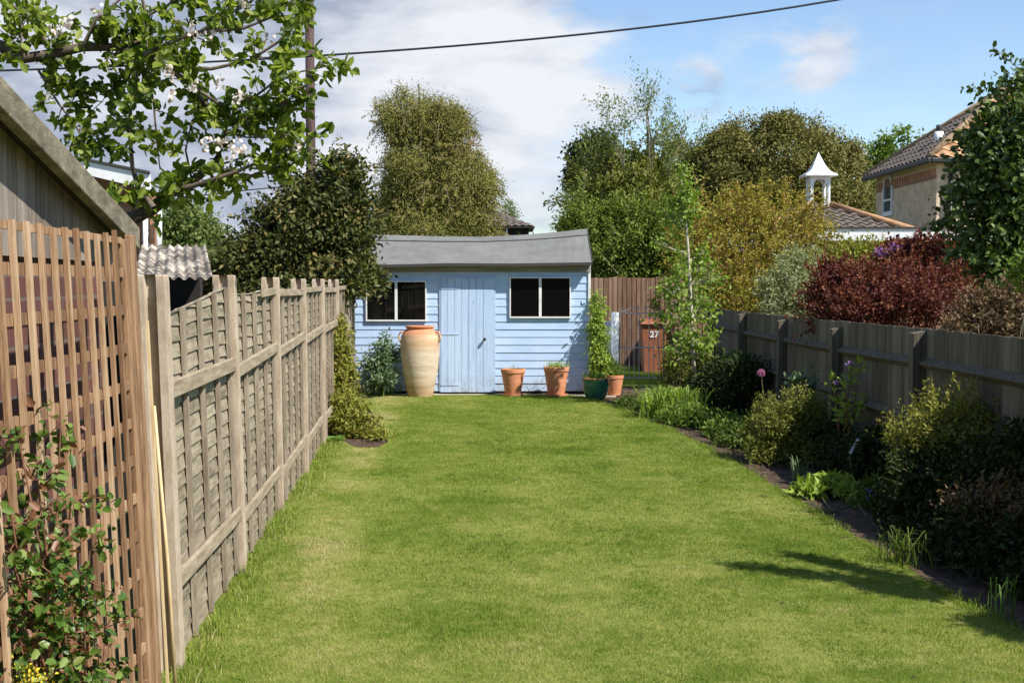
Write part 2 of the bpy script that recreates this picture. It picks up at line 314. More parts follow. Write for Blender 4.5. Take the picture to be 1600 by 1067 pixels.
# lawn ground sheet
m, t, bs, out = newmat('lawn_turf')
a = noise(t, 0.9, 5, 0.65); b2 = noise(t, 7, 5, 0.7, (1,1,1), (4,4,0)); f = noise(t, 120, 3, 0.8)
s = nd(t, 'ShaderNodeMath', operation='MULTIPLY_ADD'); t.links.new(b2, s.inputs[0]); s.inputs[1].default_value = 0.5; t.links.new(a, s.inputs[2])
s2 = nd(t, 'ShaderNodeMath', operation='MULTIPLY_ADD'); t.links.new(f, s2.inputs[0]); s2.inputs[1].default_value = 0.5; t.links.new(s.outputs[0], s2.inputs[2])
t.links.new(ramp(t, s2.outputs[0], [(0.75,(0.09,0.14,0.02)),(0.98,(0.18,0.23,0.04)),(1.12,(0.29,0.31,0.08)),(1.25,(0.40,0.37,0.14))]), bs.inputs['Base Color'])
bs.inputs['Roughness'].default_value = 0.95; bs.inputs['Specular IOR Level'].default_value = 0.1; bump(t, bs, f, 0.8, 0.02); M['turf'] = m
M['ground'] = surf('rough_ground', [(0.05,0.06,0.02),(0.09,0.10,0.035),(0.13,0.12,0.06)], 2, (1,1,1), 0.95, 0.6, 0.03)
M['blade'] = leafmat('grass_blades', [(0.085,0.155,0.015),(0.160,0.240,0.028),(0.245,0.310,0.050),(0.37,0.375,0.12),(0.55,0.47,0.25)], 0.6, 0.35, (1.1,1.2,0.5), 0.08)
def lm(k, name, cols, **kw): M[k] = leafmat(name, cols, **kw)
lm('apple', 'apple_leaves', [(0.055,0.095,0.010),(0.125,0.18,0.018),(0.22,0.275,0.035),(0.36,0.40,0.10)], rough=0.5, trans=0.45, spec=0.25)
lm('evergreen', 'bronze_evergreen_leaves', [(0.018,0.028,0.007),(0.048,0.062,0.013),(0.10,0.108,0.025),(0.22,0.15,0.05)], rough=0.5, trans=0.1, spec=0.22)
lm('birch', 'olive_birch_leaves', [(0.12,0.125,0.025),(0.19,0.19,0.042),(0.26,0.245,0.065),(0.28,0.185,0.085)], rough=0.6, trans=0.25)
lm('dome', 'holm_oak_leaves', [(0.075,0.082,0.016),(0.135,0.132,0.030),(0.20,0.182,0.048),(0.26,0.18,0.06)], rough=0.55, trans=0.12)
lm('ash', 'pale_spring_leaves', [(0.10,0.14,0.035),(0.17,0.21,0.06),(0.25,0.29,0.10)], rough=0.5, trans=0.35)
lm('green', 'mid_green_leaves', [(0.045,0.075,0.012),(0.090,0.135,0.022),(0.145,0.19,0.04)], rough=0.5, trans=0.25)
lm('bright', 'bright_green_leaves', [(0.075,0.13,0.018),(0.14,0.21,0.032),(0.23,0.31,0.07)], rough=0.5, trans=0.35)
lm('spring', 'spring_green_leaves', [(0.075,0.11,0.014),(0.14,0.185,0.026),(0.22,0.265,0.05)], rough=0.5, trans=0.25)
lm('olive', 'olive_leaves', [(0.095,0.11,0.018),(0.165,0.175,0.032),(0.25,0.25,0.06)], rough=0.55, trans=0.25)
lm('yellow', 'yellow_brown_leaves', [(0.13,0.125,0.018),(0.235,0.21,0.032),(0.36,0.31,0.055),(0.26,0.125,0.035)], rough=0.6, trans=0.3)
lm('varieg', 'cream_variegated_leaves', [(0.11,0.14,0.045),(0.26,0.28,0.13),(0.45,0.45,0.28)], rough=0.6, trans=0.25)
lm('berberis', 'dark_red_leaves', [(0.032,0.009,0.010),(0.080,0.020,0.018),(0.145,0.038,0.024),(0.28,0.12,0.045)], rough=0.5, trans=0.22, tcol=(1.3,0.8,0.6))
lm('brownbush', 'brown_pink_leaves', [(0.09,0.06,0.03),(0.17,0.11,0.06),(0.24,0.16,0.09)], rough=0.6, trans=0.2)
lm('pear', 'glossy_pear_leaves', [(0.030,0.060,0.010),(0.070,0.115,0.018),(0.14,0.19,0.035)], rough=0.48, trans=0.2, spec=0.4)
lm('lime', 'lime_climber_leaves', [(0.17,0.26,0.035),(0.28,0.37,0.06),(0.40,0.47,0.11)], rough=0.5, trans=0.35)
lm('gold', 'golden_green_leaves', [(0.11,0.13,0.022),(0.20,0.215,0.035),(0.30,0.30,0.06),(0.24,0.16,0.05)], rough=0.5, trans=0.3)
lm('light', 'light_fresh_leaves', [(0.11,0.18,0.022),(0.21,0.30,0.045),(0.36,0.45,0.11)], rough=0.5, trans=0.4)
lm('grey', 'grey_green_leaves', [(0.08,0.13,0.06),(0.15,0.22,0.11),(0.25,0.33,0.19)], rough=0.5, trans=0.2)
lm('rose', 'rose_leaves', [(0.035,0.080,0.012),(0.085,0.155,0.022),(0.18,0.25,0.05),(0.24,0.10,0.06)], rough=0.42, trans=0.25, spec=0.4)
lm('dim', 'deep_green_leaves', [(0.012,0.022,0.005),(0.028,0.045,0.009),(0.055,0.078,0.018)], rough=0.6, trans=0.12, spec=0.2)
lm('strap', 'strap_leaves', [(0.05,0.12,0.02),(0.11,0.21,0.04),(0.20,0.32,0.08)], rough=0.45, trans=0.3)
lm('petalw', 'blossom_petals', [(0.72,0.58,0.52),(0.82,0.74,0.66),(0.86,0.82,0.74)], rough=0.6, trans=0.3, tcol=(1,0.9,0.9))
lm('petalp', 'mauve_petals', [(0.30,0.12,0.36),(0.42,0.20,0.48),(0.55,0.34,0.58)], rough=0.6, trans=0.3, tcol=(1,0.8,1))
lm('petalpink', 'pink_petals', [(0.48,0.14,0.32),(0.62,0.25,0.42),(0.70,0.40,0.52)], rough=0.6, trans=0.3, tcol=(1,0.8,0.9))
lm('petalb', 'blue_petals', [(0.12,0.13,0.50),(0.20,0.22,0.62)], rough=0.6, trans=0.2, tcol=(0.8,0.8,1))
lm('petaly', 'yellow_petals', [(0.55,0.42,0.02),(0.70,0.58,0.05)], rough=0.6, trans=0.2, tcol=(1,1,0.5))

# ---------------------------------------------------------------- foliage
def unit(a): return a / np.maximum(np.linalg.norm(a, axis=1, keepdims=True), 1e-9)
def leafgeo(Pt, Dr, Nn, L, W, fold=0.15, shape='d', curl=0.0):
    Dr = unit(Dr); S = unit(np.cross(Dr, Nn)); Nn = np.cross(S, Dr); n = len(Pt); L = L[:, None]; W = W[:, None]
    if shape == 'd':
        V = np.stack([Pt, Pt+Dr*L*.45+S*W*.5+Nn*W*fold, Pt+Dr*L-Nn*L*curl, Pt+Dr*L*.45-S*W*.5+Nn*W*fold], 1)
        f = np.array([[0,1,2],[0,2,3]]); k = 4
    else:
        V = np.stack([Pt, Pt+Dr*L*.25+S*W*.46+Nn*W*fold, Pt+Dr*L*.74+S*W*.42+Nn*(W*fold-L*curl*.45), Pt+Dr*L-Nn*L*curl,
                      Pt+Dr*L*.74-S*W*.42+Nn*(W*fold-L*curl*.45), Pt+Dr*L*.25-S*W*.46+Nn*W*fold], 1)
        f = np.array([[0,1,2,3],[0,3,4,5]]); k = 6
    F = (np.arange(n)[:, None, None]*k + f[None]).reshape(-1, f.shape[1])
    return V.reshape(-1, 3), F, k
def leaves(name, Pt, mat, parent, ll, lw, rng, outw=None, tint=None, droop=0.0, up=0.6, shape='d', fold=0.15, var=0.35, curl=0.1, origin=None):
    n = len(Pt); d = rng.normal(size=(n, 3))
    if outw is not None: d = d + outw*0.9
    d[:, 2] -= droop; N = rng.normal(size=(n, 3)); N[:, 2] += up
    if outw is not None: N += outw*1.3
    L = ll*(1+var*(rng.random(n)*2-1)); V, F, k = leafgeo(Pt, d, unit(N), L, L*lw, fold, shape, curl)
    if tint is None: tint = rng.random(n)
    return npmesh(name, V, 0, F, mat, parent, origin, np.repeat(np.clip(tint, 0, 1), k))
def lobe(px, py, rx, ry, D, rd=None):
    c = P(px, py, D); k = D/FPX; return (c.x, c.y, c.z, rx*k, (rd if rd is not None else rx*k), ry*k)
def crown_pts(lobes, ncl, per, cr, rng, inner=0.55, zs=0.8, flatb=0.0, zmin=0.03, bough=0.30):
    L = np.array(lobes); wt = (L[:, 3]*L[:, 5]); wt /= wt.sum()
    i = rng.choice(len(L), ncl, p=wt); d = unit(rng.normal(size=(ncl, 3))); r = inner+(1-inner)*rng.random(ncl)**0.6
    lump = 1+0.10*np.sin(d[:, 0]*7+i)*np.cos(d[:, 2]*6+i*2)
    C = L[i, :3]+d*L[i, 3:6]*(r*lump)[:, None]
    ns = max(4, min(len(L)*15, ncl//9)); j = rng.integers(0, ns, ncl); pull = (rng.random(ncl) < 0.78)[:, None]      # clumps sit on the skins of bigger boughs
    e = unit(rng.normal(size=(ncl, 3))+d[j]*.5); mr_ = L[i[j], 3:6]*bough*(.7+.6*rng.random(ns))[j][:, None]
    C0 = C.copy(); C = np.where(pull, C0[j]*(1-.12)+L[i[j], :3]*.12+e*mr_*(.75+.3*rng.random((ncl, 1))), C0); d = np.where(pull, unit(e+d[j]*.35), d)
    out = np.repeat(d, per, 0); ct = np.repeat(rng.random(ncl), per)
    Pt = np.repeat(C, per, 0)+rng.normal(size=(ncl*per, 3))*np.array([cr, cr, cr*zs])
    tint = ct*0.5+rng.random(ncl*per)*0.5
    k = Pt[:, 2] > zmin
    return Pt[k], out[k], tint[k]
def bush(name, label, cat, lobes, ncl, per, cr, ll, lw, mat, seed, base=None, group=None, stem='twig', stems=7, sr=0.012, part='foliage', up=0.6, droop=0.0, shape='d', zs=0.8, inner=0.5, parent=None, bough=0.30, tr=None, shoots=None):
    rng = np.random.default_rng(seed); L = np.array(lobes)
    if base is None: base = Vector((L[:, 0].mean(), L[:, 1].mean(), 0.0))
    root = thing(name, label, cat, base, group)
    Pt, out, tint = crown_pts(lobes, ncl, per, cr, rng, inner=inner, zs=zs, bough=bough)
    sh = MB()
    if shoots:
        ns, sl = shoots; wt = L[:, 3]*L[:, 5]; i = rng.choice(len(L), ns, p=wt/wt.sum()); d = unit(rng.normal(size=(ns, 3))+np.array([0, 0, .35])); s0 = L[i, :3]+d*L[i, 3:6]*.9
        dd = unit(d*.9+rng.normal(size=(ns, 3))*.35+np.array([0, 0, .45-droop*.5])); ln = sl*(.4+.8*rng.random(ns)); m = max(5, int(sl/(ll*.42)))
        u = (np.arange(m)+.5)/m; Q = s0[:, None]+dd[:, None]*(ln[:, None]*u)[..., None]; Q[:, :, 2] -= droop*.25*(ln[:, None]*u**2); Q = np.repeat(Q.reshape(-1, 3), 2, 0)+rng.normal(size=(ns*m*2, 3))*ll*.25
        ok = Q[:, 2] > .03; Pt = np.concatenate([Pt, Q[ok]]); out = np.concatenate([out, np.repeat(np.repeat(dd, m, 0), 2, 0)[ok]]); tint = np.concatenate([tint, (.35+.65*rng.random(ns*m*2))[ok]])
        for a in range(0, ns, 2):
            p0 = Vector(s0[a]); p1 = p0+Vector(dd[a])*ln[a]; sh.tube([p0-Vector(dd[a])*ln[a]*.4, p1], [sr*.35, sr*.1], 3, cap=False)
    leaves(part, Pt, M[mat], root, ll, lw, rng, out, tint, up=up, droop=droop, shape=shape)
    if stems:
        b = MB(); b.v, b.f = (sh.v, sh.f) if not tr else ([], []); r = random.Random(seed)
        if tr:      # real trunk
            top = Vector((L[:, 0].mean(), L[:, 1].mean(), L[:, 2].mean()))
            m1 = base.lerp(top, 0.5)+Vector((r.uniform(-.1,.1), r.uniform(-.1,.1), 0))*top.z*0.15
            b.tube([base, m1, top], [tr, tr*0.75, tr*0.4], 9)
            b.build('trunk', M[stem], root, smooth=True); b = MB(); b.v, b.f = sh.v, sh.f; start = [m1, top]
        for i in range(stems):
            l = L[r.randrange(len(L))]; dv = Vector((r.gauss(0,1), r.gauss(0,1), r.gauss(0.4,1))).normalized()
            q = Vector((l[0]+dv.x*l[3]*.85, l[1]+dv.y*l[4]*.85, l[2]+dv.z*l[5]*.85))
            s0 = (r.choice(start) if tr else base+Vector((r.uniform(-1,1), r.uniform(-1,1), 0))*sr*5)
            mid = s0.lerp(q, .5)+Vector((r.uniform(-1,1), r.uniform(-1,1), r.uniform(-.5,1)))*(q-s0).length*.1
            b.tube([s0, mid, q], [sr, sr*.7, sr*.25], 5)
        b.build('branches' if tr else 'stems', M[stem], root, smooth=True)
    return root
def grow(b, tips, p, d, length, rad, depth, r, up=0.15, spread=0.6, segs=3, kids=3):
    pts = [p]; rr = [rad]; q = p.copy(); dd = d.normalized()
    for i in range(segs):
        dd = (dd+Vector((r.gauss(0,1), r.gauss(0,1), r.gauss(0,1)))*0.13+Vector((0,0,up*0.3))).normalized()
        q = q+dd*length/segs; pts.append(q.copy()); rr.append(rad*(1-0.45*(i+1)/segs)); tips.append((q.copy(), dd.copy(), depth))
    b.tube(pts, rr, 6 if depth > 1 else 4, cap=False)
    if depth <= 0: return
    for k in range(kids):
        i = r.randint(1, segs); nd_ = (dd+Vector((r.gauss(0,1), r.gauss(0,1), r.gauss(0,1)))*spread+Vector((0,0,up))).normalized()
        grow(b, tips, pts[i], nd_, length*r.uniform(.55,.8), rr[i]*.62, depth-1, r, up, spread, segs, kids)
def tipleaves(tips, maxdepth, per, rad, rng):
    T = [(t[0], t[1]) for t in tips if t[2] <= maxdepth]
    A = np.array([tuple(t[0]) for t in T]); Dd = np.array([tuple(t[1]) for t in T])
    A = np.repeat(A, per, 0); Dd = np.repeat(Dd, per, 0); return A+rng.normal(size=A.shape)*rad, Dd
def blades(Pt, h, w, lean, rng, segs=1, dirz=None):
    n = len(Pt); a = rng.random(n)*2*math.pi; S = np.stack([np.cos(a), np.sin(a), np.zeros(n)], 1)
    b = rng.random(n)*2*math.pi; Ld = np.stack([np.cos(b), np.sin(b), np.zeros(n)], 1)*(lean*rng.random(n))[:, None]
    if dirz is not None: Ld = Ld+dirz
    h = h[:, None]; w = w[:, None]; U = np.array([0, 0, 1.0])
    if segs == 1:
        V = np.stack([Pt-S*w/2, Pt+S*w/2, Pt+(U+Ld)*h], 1); f = np.array([[0,1,2]]); k = 3
        F = (np.arange(n)[:, None, None]*k+f[None]).reshape(-1, 3)
    else:
        V = np.stack([Pt-S*w/2, Pt+S*w/2, Pt+(U*.5+Ld*.22)*h-S*w*.45, Pt+(U*.5+Ld*.22)*h+S*w*.45, Pt+(U*.82+Ld*.62)*h-S*w*.28, Pt+(U*.82+Ld*.62)*h+S*w*.28,
                      Pt+(U*(1-.25*np.minimum(lean,1))+Ld*1.15)*h-S*w*.03, Pt+(U*(1-.25*np.minimum(lean,1))+Ld*1.15)*h+S*w*.03], 1)
        f = np.array([[0,1,3,2],[2,3,5,4],[4,5,7,6]]); k = 8; F = (np.arange(n)[:, None, None]*k+f[None]).reshape(-1, 4)
    return V.reshape(-1, 3), F, k
def vnoise(x, y, s, seed):
    g = np.random.default_rng(seed).random((97, 97)); X = x*s; Y = y*s; xi = np.floor(X).astype(int); yi = np.floor(Y).astype(int); fx = X-xi; fy = Y-yi
    fx = fx*fx*(3-2*fx); fy = fy*fy*(3-2*fy)
    return (g[xi%97, yi%97]*(1-fx)*(1-fy)+g[(xi+1)%97, yi%97]*fx*(1-fy)+g[xi%97, (yi+1)%97]*(1-fx)*fy+g[(xi+1)%97, (yi+1)%97]*fx*fy)
def inpoly(x, y, poly):
    c = np.zeros(len(x), bool); n = len(poly); j = n-1
    for i in range(n):
        xi, yi = poly[i]; xj, yj = poly[j]
        k = ((yi > y) != (yj > y)) & (x < (xj-xi)*(y-yi)/(yj-yi+1e-12)+xi); c ^= k; j = i
    return c
def strap_plant(name, label, cat, base, n, h, w, lean, mat, seed, spread=0.05, part='leaves', group=None, tmin=0.0):
    rng = np.random.default_rng(seed); root = thing(name, label, cat, base, group)
    Pt = np.array(base)+np.concatenate([rng.normal(size=(n, 2))*spread, np.zeros((n, 1))], 1)
    V, F, k = blades(Pt, h*(.55+.45*rng.random(n)), w*(.7+.5*rng.random(n)), lean, rng, 2)
    npmesh(part, V, 0, F, M[mat], root, None, np.repeat(tmin+(1-tmin)*rng.random(n), k)); return root

# ================================================================ GROUND
def poly_sheet(name, pts, z, mat, kind='structure', thick=0.0):
    b = MB(); n = len(pts); b.add([(x, y, z) for x, y in pts], [tuple(range(n))])
    if thick: b.add([(x, y, z) for x, y in pts]+[(x, y, z-thick) for x, y in pts], [(i, i+n, (i+1)%n+n, (i+1)%n) for i in range(n)])
    o = b.build(name, mat); tag(o, kind=kind); return o
b = MB(); b.add([(-700,-300,-.03),(700,-300,-.03),(700,1500,-.03),(-700,1500,-.03)], [(0,1,2,3)]); tag(b.build('ground', M['ground']), kind='structure')
def fx(d): return -0.063*d-1.145             # left fence line
def rx_(d): return 3.43-0.015*d              # right fence line
edge_px = [(905,621),(935,629),(965,639),(1000,652),(1035,668),(1070,684),(1105,701),(1140,720),(1175,741),(1210,764),(1245,787),(1285,811),(1330,838),(1375,864),(1420,893),(1465,926),(1510,951),(1560,974),(1600,992)]
edge = [(GR(a, c).x, GR(a, c).y) for a, c in edge_px]
redge = edge+[(2.62,5.6),(2.75,4.5),(2.9,3.0),(3.0,0.0),(3.0,-6.0)]
back = [(GR(600,619.5).x, GR(600,619.5).y), (GR(880,618.5).x, GR(880,618.5).y)]
ledge = [(fx(-6)-.1,-6),(fx(13.2)-.05,13.2)]+[(GR(a, c).x, GR(a, c).y) for a, c in [(528,690),(560,703),(590,702),(606,694),(600,676),(586,655),(575,638),(566,627)]]
lawn_poly = ledge+back+redge
LZ = 0.02
poly_sheet('lawn', lawn_poly, LZ, M['turf'], thick=0.04)
# soil of the borders, gently lumpy
def soil(name, x0f, x1f, y0, y1, nx, ny, seed):
    g = []; r = np.random.default_rng(seed)
    yy = np.linspace(y0, y1, ny); 
    V = []; 
    for j, y in enumerate(yy):
        for i in range(nx):
            u = i/(nx-1); V.append((x0f(y)*(1-u)+x1f(y)*u, y, 0))
    V = np.array(V); V[:, 2] = -0.022+0.03*vnoise(V[:, 0], V[:, 1], 5, seed)+0.02*vnoise(V[:, 0], V[:, 1], 17, seed+1)
    F = np.array([[j*nx+i, j*nx+i+1, (j+1)*nx+i+1, (j+1)*nx+i] for j in range(ny-1) for i in range(nx-1)])
    o = npmesh(name, V, 0, F, M['soil']); tag(o, kind='structure'); return o
soil('flower_bed', lambda y: 0.9 if y > 15 else 1.2, lambda y: rx_(y)+0.02, 1.0, 20.9, 60, 300, 4)
soil('flower_bed', lambda y: fx(y)-.3, lambda y: fx(y)+0.9, 12.0, 19.35, 30, 120, 9)
# slab strip against the shed
b = MB(); b.box(-2.6,1.55,18.98,19.46,-.03,.018); tag(b.build('paving_strip', M['slab'], bevel=.004), kind='structure')
poly_sheet('grass_patch', [(1.25,20.9),(3.2,20.9),(3.2,25),(1.25,25)], 0.01, M['turf'])

# grass blades on the lawn
rng = np.random.default_rng(11)
def sample_lawn(n, y0, y1, pw):
    y = y0+(y1-y0)*rng.random(n)**pw; x = -2.6+6.1*rng.random(n); k = inpoly(x, y, lawn_poly)
    k &= (np.abs(x) < 0.42*y+0.35); return x[k], y[k]
X, Y = sample_lawn(1250000, 4.6, 19.6, 1.35)
n = len(X); wx = X+.25*vnoise(X, Y, 2.7, 21); wy = Y+.25*vnoise(X, Y, 2.7, 22); t1 = vnoise(wx*.8+wy*.6, wy*.8-wx*.6, 1.1, 1)*.22+vnoise(wx*.6-wy*.8, wx*.8+wy*.6, 3.3, 2)*.24+vnoise(wx, wy, 9, 3)*.26+vnoise(X*.7+Y*.7, Y*.7-X*.7, 27, 4)*.28
stripe = 0.05*np.sin(X*2*math.pi/0.9)
dry = np.exp(-((X-(-0.063*Y-1.07)-0.42)/0.22)**2)*vnoise(X, Y, 1.7, 8)*1.15
dry += np.exp(-((Y-6.0)/1.2)**2)*0.12+np.exp(-((Y-18.2)/1.2)**2)*np.exp(-((X+1.6)/.7)**2)*.35
tt = np.clip((t1-.5)*1.2+.37+dry*.5+stripe+(rng.random(n)-.5)*.38+(rng.random(n) < .05)*.3, 0, 1)
sc = 1+0.05*Y
h = (0.010+0.010*rng.random(n))*(0.8+.5*vnoise(X, Y, 2.2, 5)); w = 0.0026*sc*(.7+.6*rng.random(n))
V, F, k = blades(np.stack([X, Y, np.full(n, LZ-.002)], 1), h, w, 1.1, rng, 1)
g = npmesh('lawn_grass', V, 0, F, M['blade'], None, None, np.repeat(tt, k)); tag(g, 'short mown grass with drier straw coloured patches', 'grass', kind='stuff')
# longer uncut grass along the foot of the left fence and round the beds
def long_grass(nm, label, pts, n, h0, w0, spread, seed, lean=.9, tm=.35):
    r = np.random.default_rng(seed); pts = np.array(pts); i = r.integers(0, len(pts)-1, n); u = r.random(n)[:, None]
    Q = pts[i]*(1-u)+pts[i+1]*u; Q = Q+np.concatenate([np.abs(r.normal(size=(n, 1)))*spread, r.normal(size=(n, 1))*.06], 1)
    dens = vnoise(Q[:, 0], Q[:, 1], 2.6, seed); k_ = dens > r.random(n)*.75; Q = Q[k_]; n = len(Q); dens = dens[k_]
    V, F, k = blades(np.concatenate([Q, np.full((n, 1), .01)], 1), h0*(.35+.65*r.random(n))*(.5+dens), w0*(.7+.6*r.random(n)), lean, r, 2)
    o = npmesh(nm, V, 0, F, M['blade'], None, None, np.repeat(np.clip(tm*r.random(n)+.12+(r.random(n) < .1)*.5, 0, 1), k)); tag(o, label, 'grass', kind='stuff')
long_grass('fence_grass', 'longer uncut grass growing against the foot of the lap fence', [(fx(d)+.04, d) for d in np.linspace(4.2, 13.4, 12)], 7500, .09, .0040, .07, 5, tm=.6)
long_grass('edge_grass', 'ragged grass along the cut edge of the right border', [(a-.05, c) for a, c in edge], 9000, .05, .0035, .05, 6)
r_ = np.random.default_rng(71); n = 26000; X = 1.25+1.95*r_.random(n); Y = 21.2+3.7*r_.random(n)
V, F, k = blades(np.stack([X, Y, np.full(n, .01)], 1), .05+.06*r_.random(n), np.full(n, .007), 1.0, r_, 1)
tag(npmesh('rough_grass', V, 0, F, M['blade'], None, None, np.repeat(.25+.35*r_.random(n), k)), 'rough sunlit grass seen through the iron gate', 'grass', kind='stuff')

# ================================================================ GARDEN SHED
SY = 19.4; S0 = P(539, 500, SY).x; S1 = P(922, 500, SY).x
shed = thing('garden_shed', 'pale blue weatherboarded shed with a sagging grey felt roof at the end of the lawn', 'shed', ((S0+S1)/2, SY+1.2, 0))
ez = P(800, 413, SY).z
b = MB(); pit = 0.117; nb = int((ez-.06)/pit)+1; r = random.Random(2)
for i in range(nb):     # shiplap boards
    z0 = .06+i*pit; z1 = min(z0+pit-.002, ez+.02); w1, w2 = r.uniform(-.002,.002), r.uniform(-.002,.002)
    b.hexa([(S0,SY-.013+w1,z0),(S1,SY-.013+w2,z0),(S1,SY+.02,z0),(S0,SY+.02,z0),(S0,SY-.004+w1,z1),(S1,SY-.004+w2,z1),(S1,SY+.02,z1),(S0,SY+.02,z1)])
b.build('front_wall', M['shed'], shed)
b = MB(); b.box(S0,S0+.03,SY+.02,SY+2.4,.06,ez); b.box(S1-.03,S1,SY+.02,SY+2.4,.06,ez); b.box(S0+.03,S1-.03,SY+2.37,SY+2.4,.06,ez)
ridge = SY+1.2; rz = P(760, 366, ridge).z
for xx in (S0, S1-.03):
    b.add([(xx,SY+.02,ez),(xx+.03,SY+.02,ez),(xx+.03,SY+2.4,ez),(xx,SY+2.4,ez),(xx,ridge,rz-.06),(xx+.03,ridge,rz-.06)], [(0,3,4),(1,5,2),(0,4,5,1),(3,2,5,4)])
b.build('side_walls', M['shed'], shed)
b = MB(); b.box(S0,S1,SY-.0,SY+2.4,-.02,.058); b.build('floor_bearers', M['dark'], shed)
b = MB(); b.box(S1-.03,S1+.006,SY-.032,SY-.0195,.06,ez); b.build('corner_trim', M['white'], shed); b = MB(); b.box(S0-.006,S0+.03,SY-.032,SY-.0195,.06,ez); b.build('corner_trim', M['white'], shed)
def sag(px): return float(np.interp(px, [525,590,700,760,820,870,925], [367,368,371,371,368,364,357.5]))
b = MB(); nx = 28; E0, E1 = P(527, 400, SY).x, P(925, 400, SY-.2).x; V = []
for i in range(nx+1):
    x = E0+(E1-E0)*i/nx; px = 800+FPX*x/(ridge); zr = P(px, sag(px), ridge).z; pe = 800+FPX*x/(SY-.2)
    z_e = P(pe, float(np.interp(pe, [525,600,700,800,925], [414,414,411.5,412,410])), SY-.2).z
    V += [(x,SY-.2,z_e),(x,ridge,zr),(x,SY+2.6,z_e),(x,SY-.2,z_e-.022),(x,ridge,zr-.03),(x,SY+2.6,z_e-.022)]
Fc = []
for i in range(nx):
    a, c = i*6, (i+1)*6
    Fc += [(a,c,c+1,a+1),(a+1,c+1,c+2,a+2),(a+3,a+4,c+4,c+3),(a+4,a+5,c+5,c+4),(a,a+3,c+3,c),(a+2,c+2,c+5,a+5)]
Fc += [(0,1,4,3),(1,2,5,4),(nx*6,nx*6+3,nx*6+4,nx*6+1),(nx*6+1,nx*6+4,nx*6+5,nx*6+2)]
b.add(V, Fc); roof = b.build('roof', M['felt'], shed)
b = MB()       # felt lap near the ridge, and the turned down eave and verge edges
lap = []
for i in range(nx+1):
    e_, q_ = Vector(V[i*6]), Vector(V[i*6+1]); p_ = e_.lerp(q_, .81); lap.append(p_)
for i in range(nx):
    for (p0, p1, q0, q1) in ((lap[i], lap[i+1], Vector(V[i*6+1]), Vector(V[(i+1)*6+1])),):
        u = Vector((0,0,.012)); b.add([p0+u,p1+u,q1+u,q0+u,p0,p1], [(0,1,2,3),(4,5,1,0)])
b.build('ridge_felt', M['felt'], roof)
b = MB()
for i in range(nx): b.bar(Vector(V[i*6])+Vector((0,-.006,-.02)), Vector(V[(i+1)*6])+Vector((0,-.006,-.02)), .01, .045)
for k in (0, nx):
    e_, q_ = Vector(V[k*6]), Vector(V[k*6+1]); xo = -.008 if k == 0 else .008
    b.bar(e_+Vector((xo,0,-.02)), q_+Vector((xo,0,-.02)), .012, .06)
b.build('felt_edge', M['feltedge'], roof)
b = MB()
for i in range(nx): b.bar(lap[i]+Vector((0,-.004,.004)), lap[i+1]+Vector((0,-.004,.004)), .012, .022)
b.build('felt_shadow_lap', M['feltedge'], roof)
b = MB(); b.box(S0,S1,SY-.045,SY-.022,ez-.115,ez-.012); b.build('fascia', M['fascia'], shed, bevel=.002)
# door
dx0, dx1 = P(689, 500, SY).x, P(772, 500, SY).x; dz1 = P(700, 435, SY).z; r = random.Random(7)
xs = [dx0]+[dx0+(dx1-dx0)*v for v in (.13,.26,.385,.52,.66,.80)]+[dx1]; b = MB()
for i in range(len(xs)-1): yo = r.uniform(0,.003); b.box(xs[i]+.002,xs[i+1]-.002,SY-.036-yo,SY-.0215,.045,dz1)
door = b.build('door', M['sheddoor'], shed, bevel=.002)
b = MB(); b.box(dx0+.006,dx1-.006,SY-.026,SY-.0212,.05,dz1-.006); b.build('door_backing', M['feltedge'], door)
for zz in (.16,.93,1.62): b = MB(); b.box(dx0+.005,dx0+.27,SY-.044,SY-.0395,zz-.014,zz+.014); b.build('hinge', M['sheddoor'], door)
kp = P(757, 530, SY-.06); b = MB(); b.tube([kp+Vector((0,.024,0)), kp, kp+Vector((0,-.012,0)), kp+Vector((0,-.03,0)), kp+Vector((0,-.045,0))], [.014,.014,.022,.026,.014], 10); b.build('handle', M['black'], door, smooth=True)
b = MB(); pt = dict(t=.02); b.box(dx0-.02,dx0-.002,SY-.03,SY-.0205,.05,dz1+.02); b.box(dx1+.002,dx1+.02,SY-.03,SY-.0205,.05,dz1+.02); b.box(dx0-.002,dx1+.002,SY-.03,SY-.0205,dz1+.003,dz1+.02)
b.build('door_frame', M['shed'], shed)
for (a0, a1, t0, t1) in ((569,665,439,502),(796,893,433,497)):
    x0, x1 = P(a0,0,SY-.03).x, P(a1,0,SY-.03).x; z0, z1 = P(0,t1,SY-.03).z, P(0,t0,SY-.03).z; xm = (x0+x1)/2
    b = MB(); q = .022
    b.box(x0,x1,SY-.045,SY-.02,z0,z0+q); b.box(x0,x1,SY-.045,SY-.02,z1-q*.8,z1); b.box(x0,x0+q*.9,SY-.045,SY-.02,z0+q,z1-q*.8); b.box(x1-q*.9,x1,SY-.045,SY-.02,z0+q,z1-q*.8); b.box(xm-.02,xm+.02,SY-.047,SY-.02,z0+q,z1-q*.8)
    wdw = b.build('window', M['white'], shed, bevel=.002)
    for (p0, p1) in ((x0+q*.9, xm-.02), (xm+.02, x1-q*.9)):
        b = MB(); b.box(p0,p1,SY-.031,SY-.0205,z0+q,z1-q*.8); b.build('pane', M['glass'], wdw)

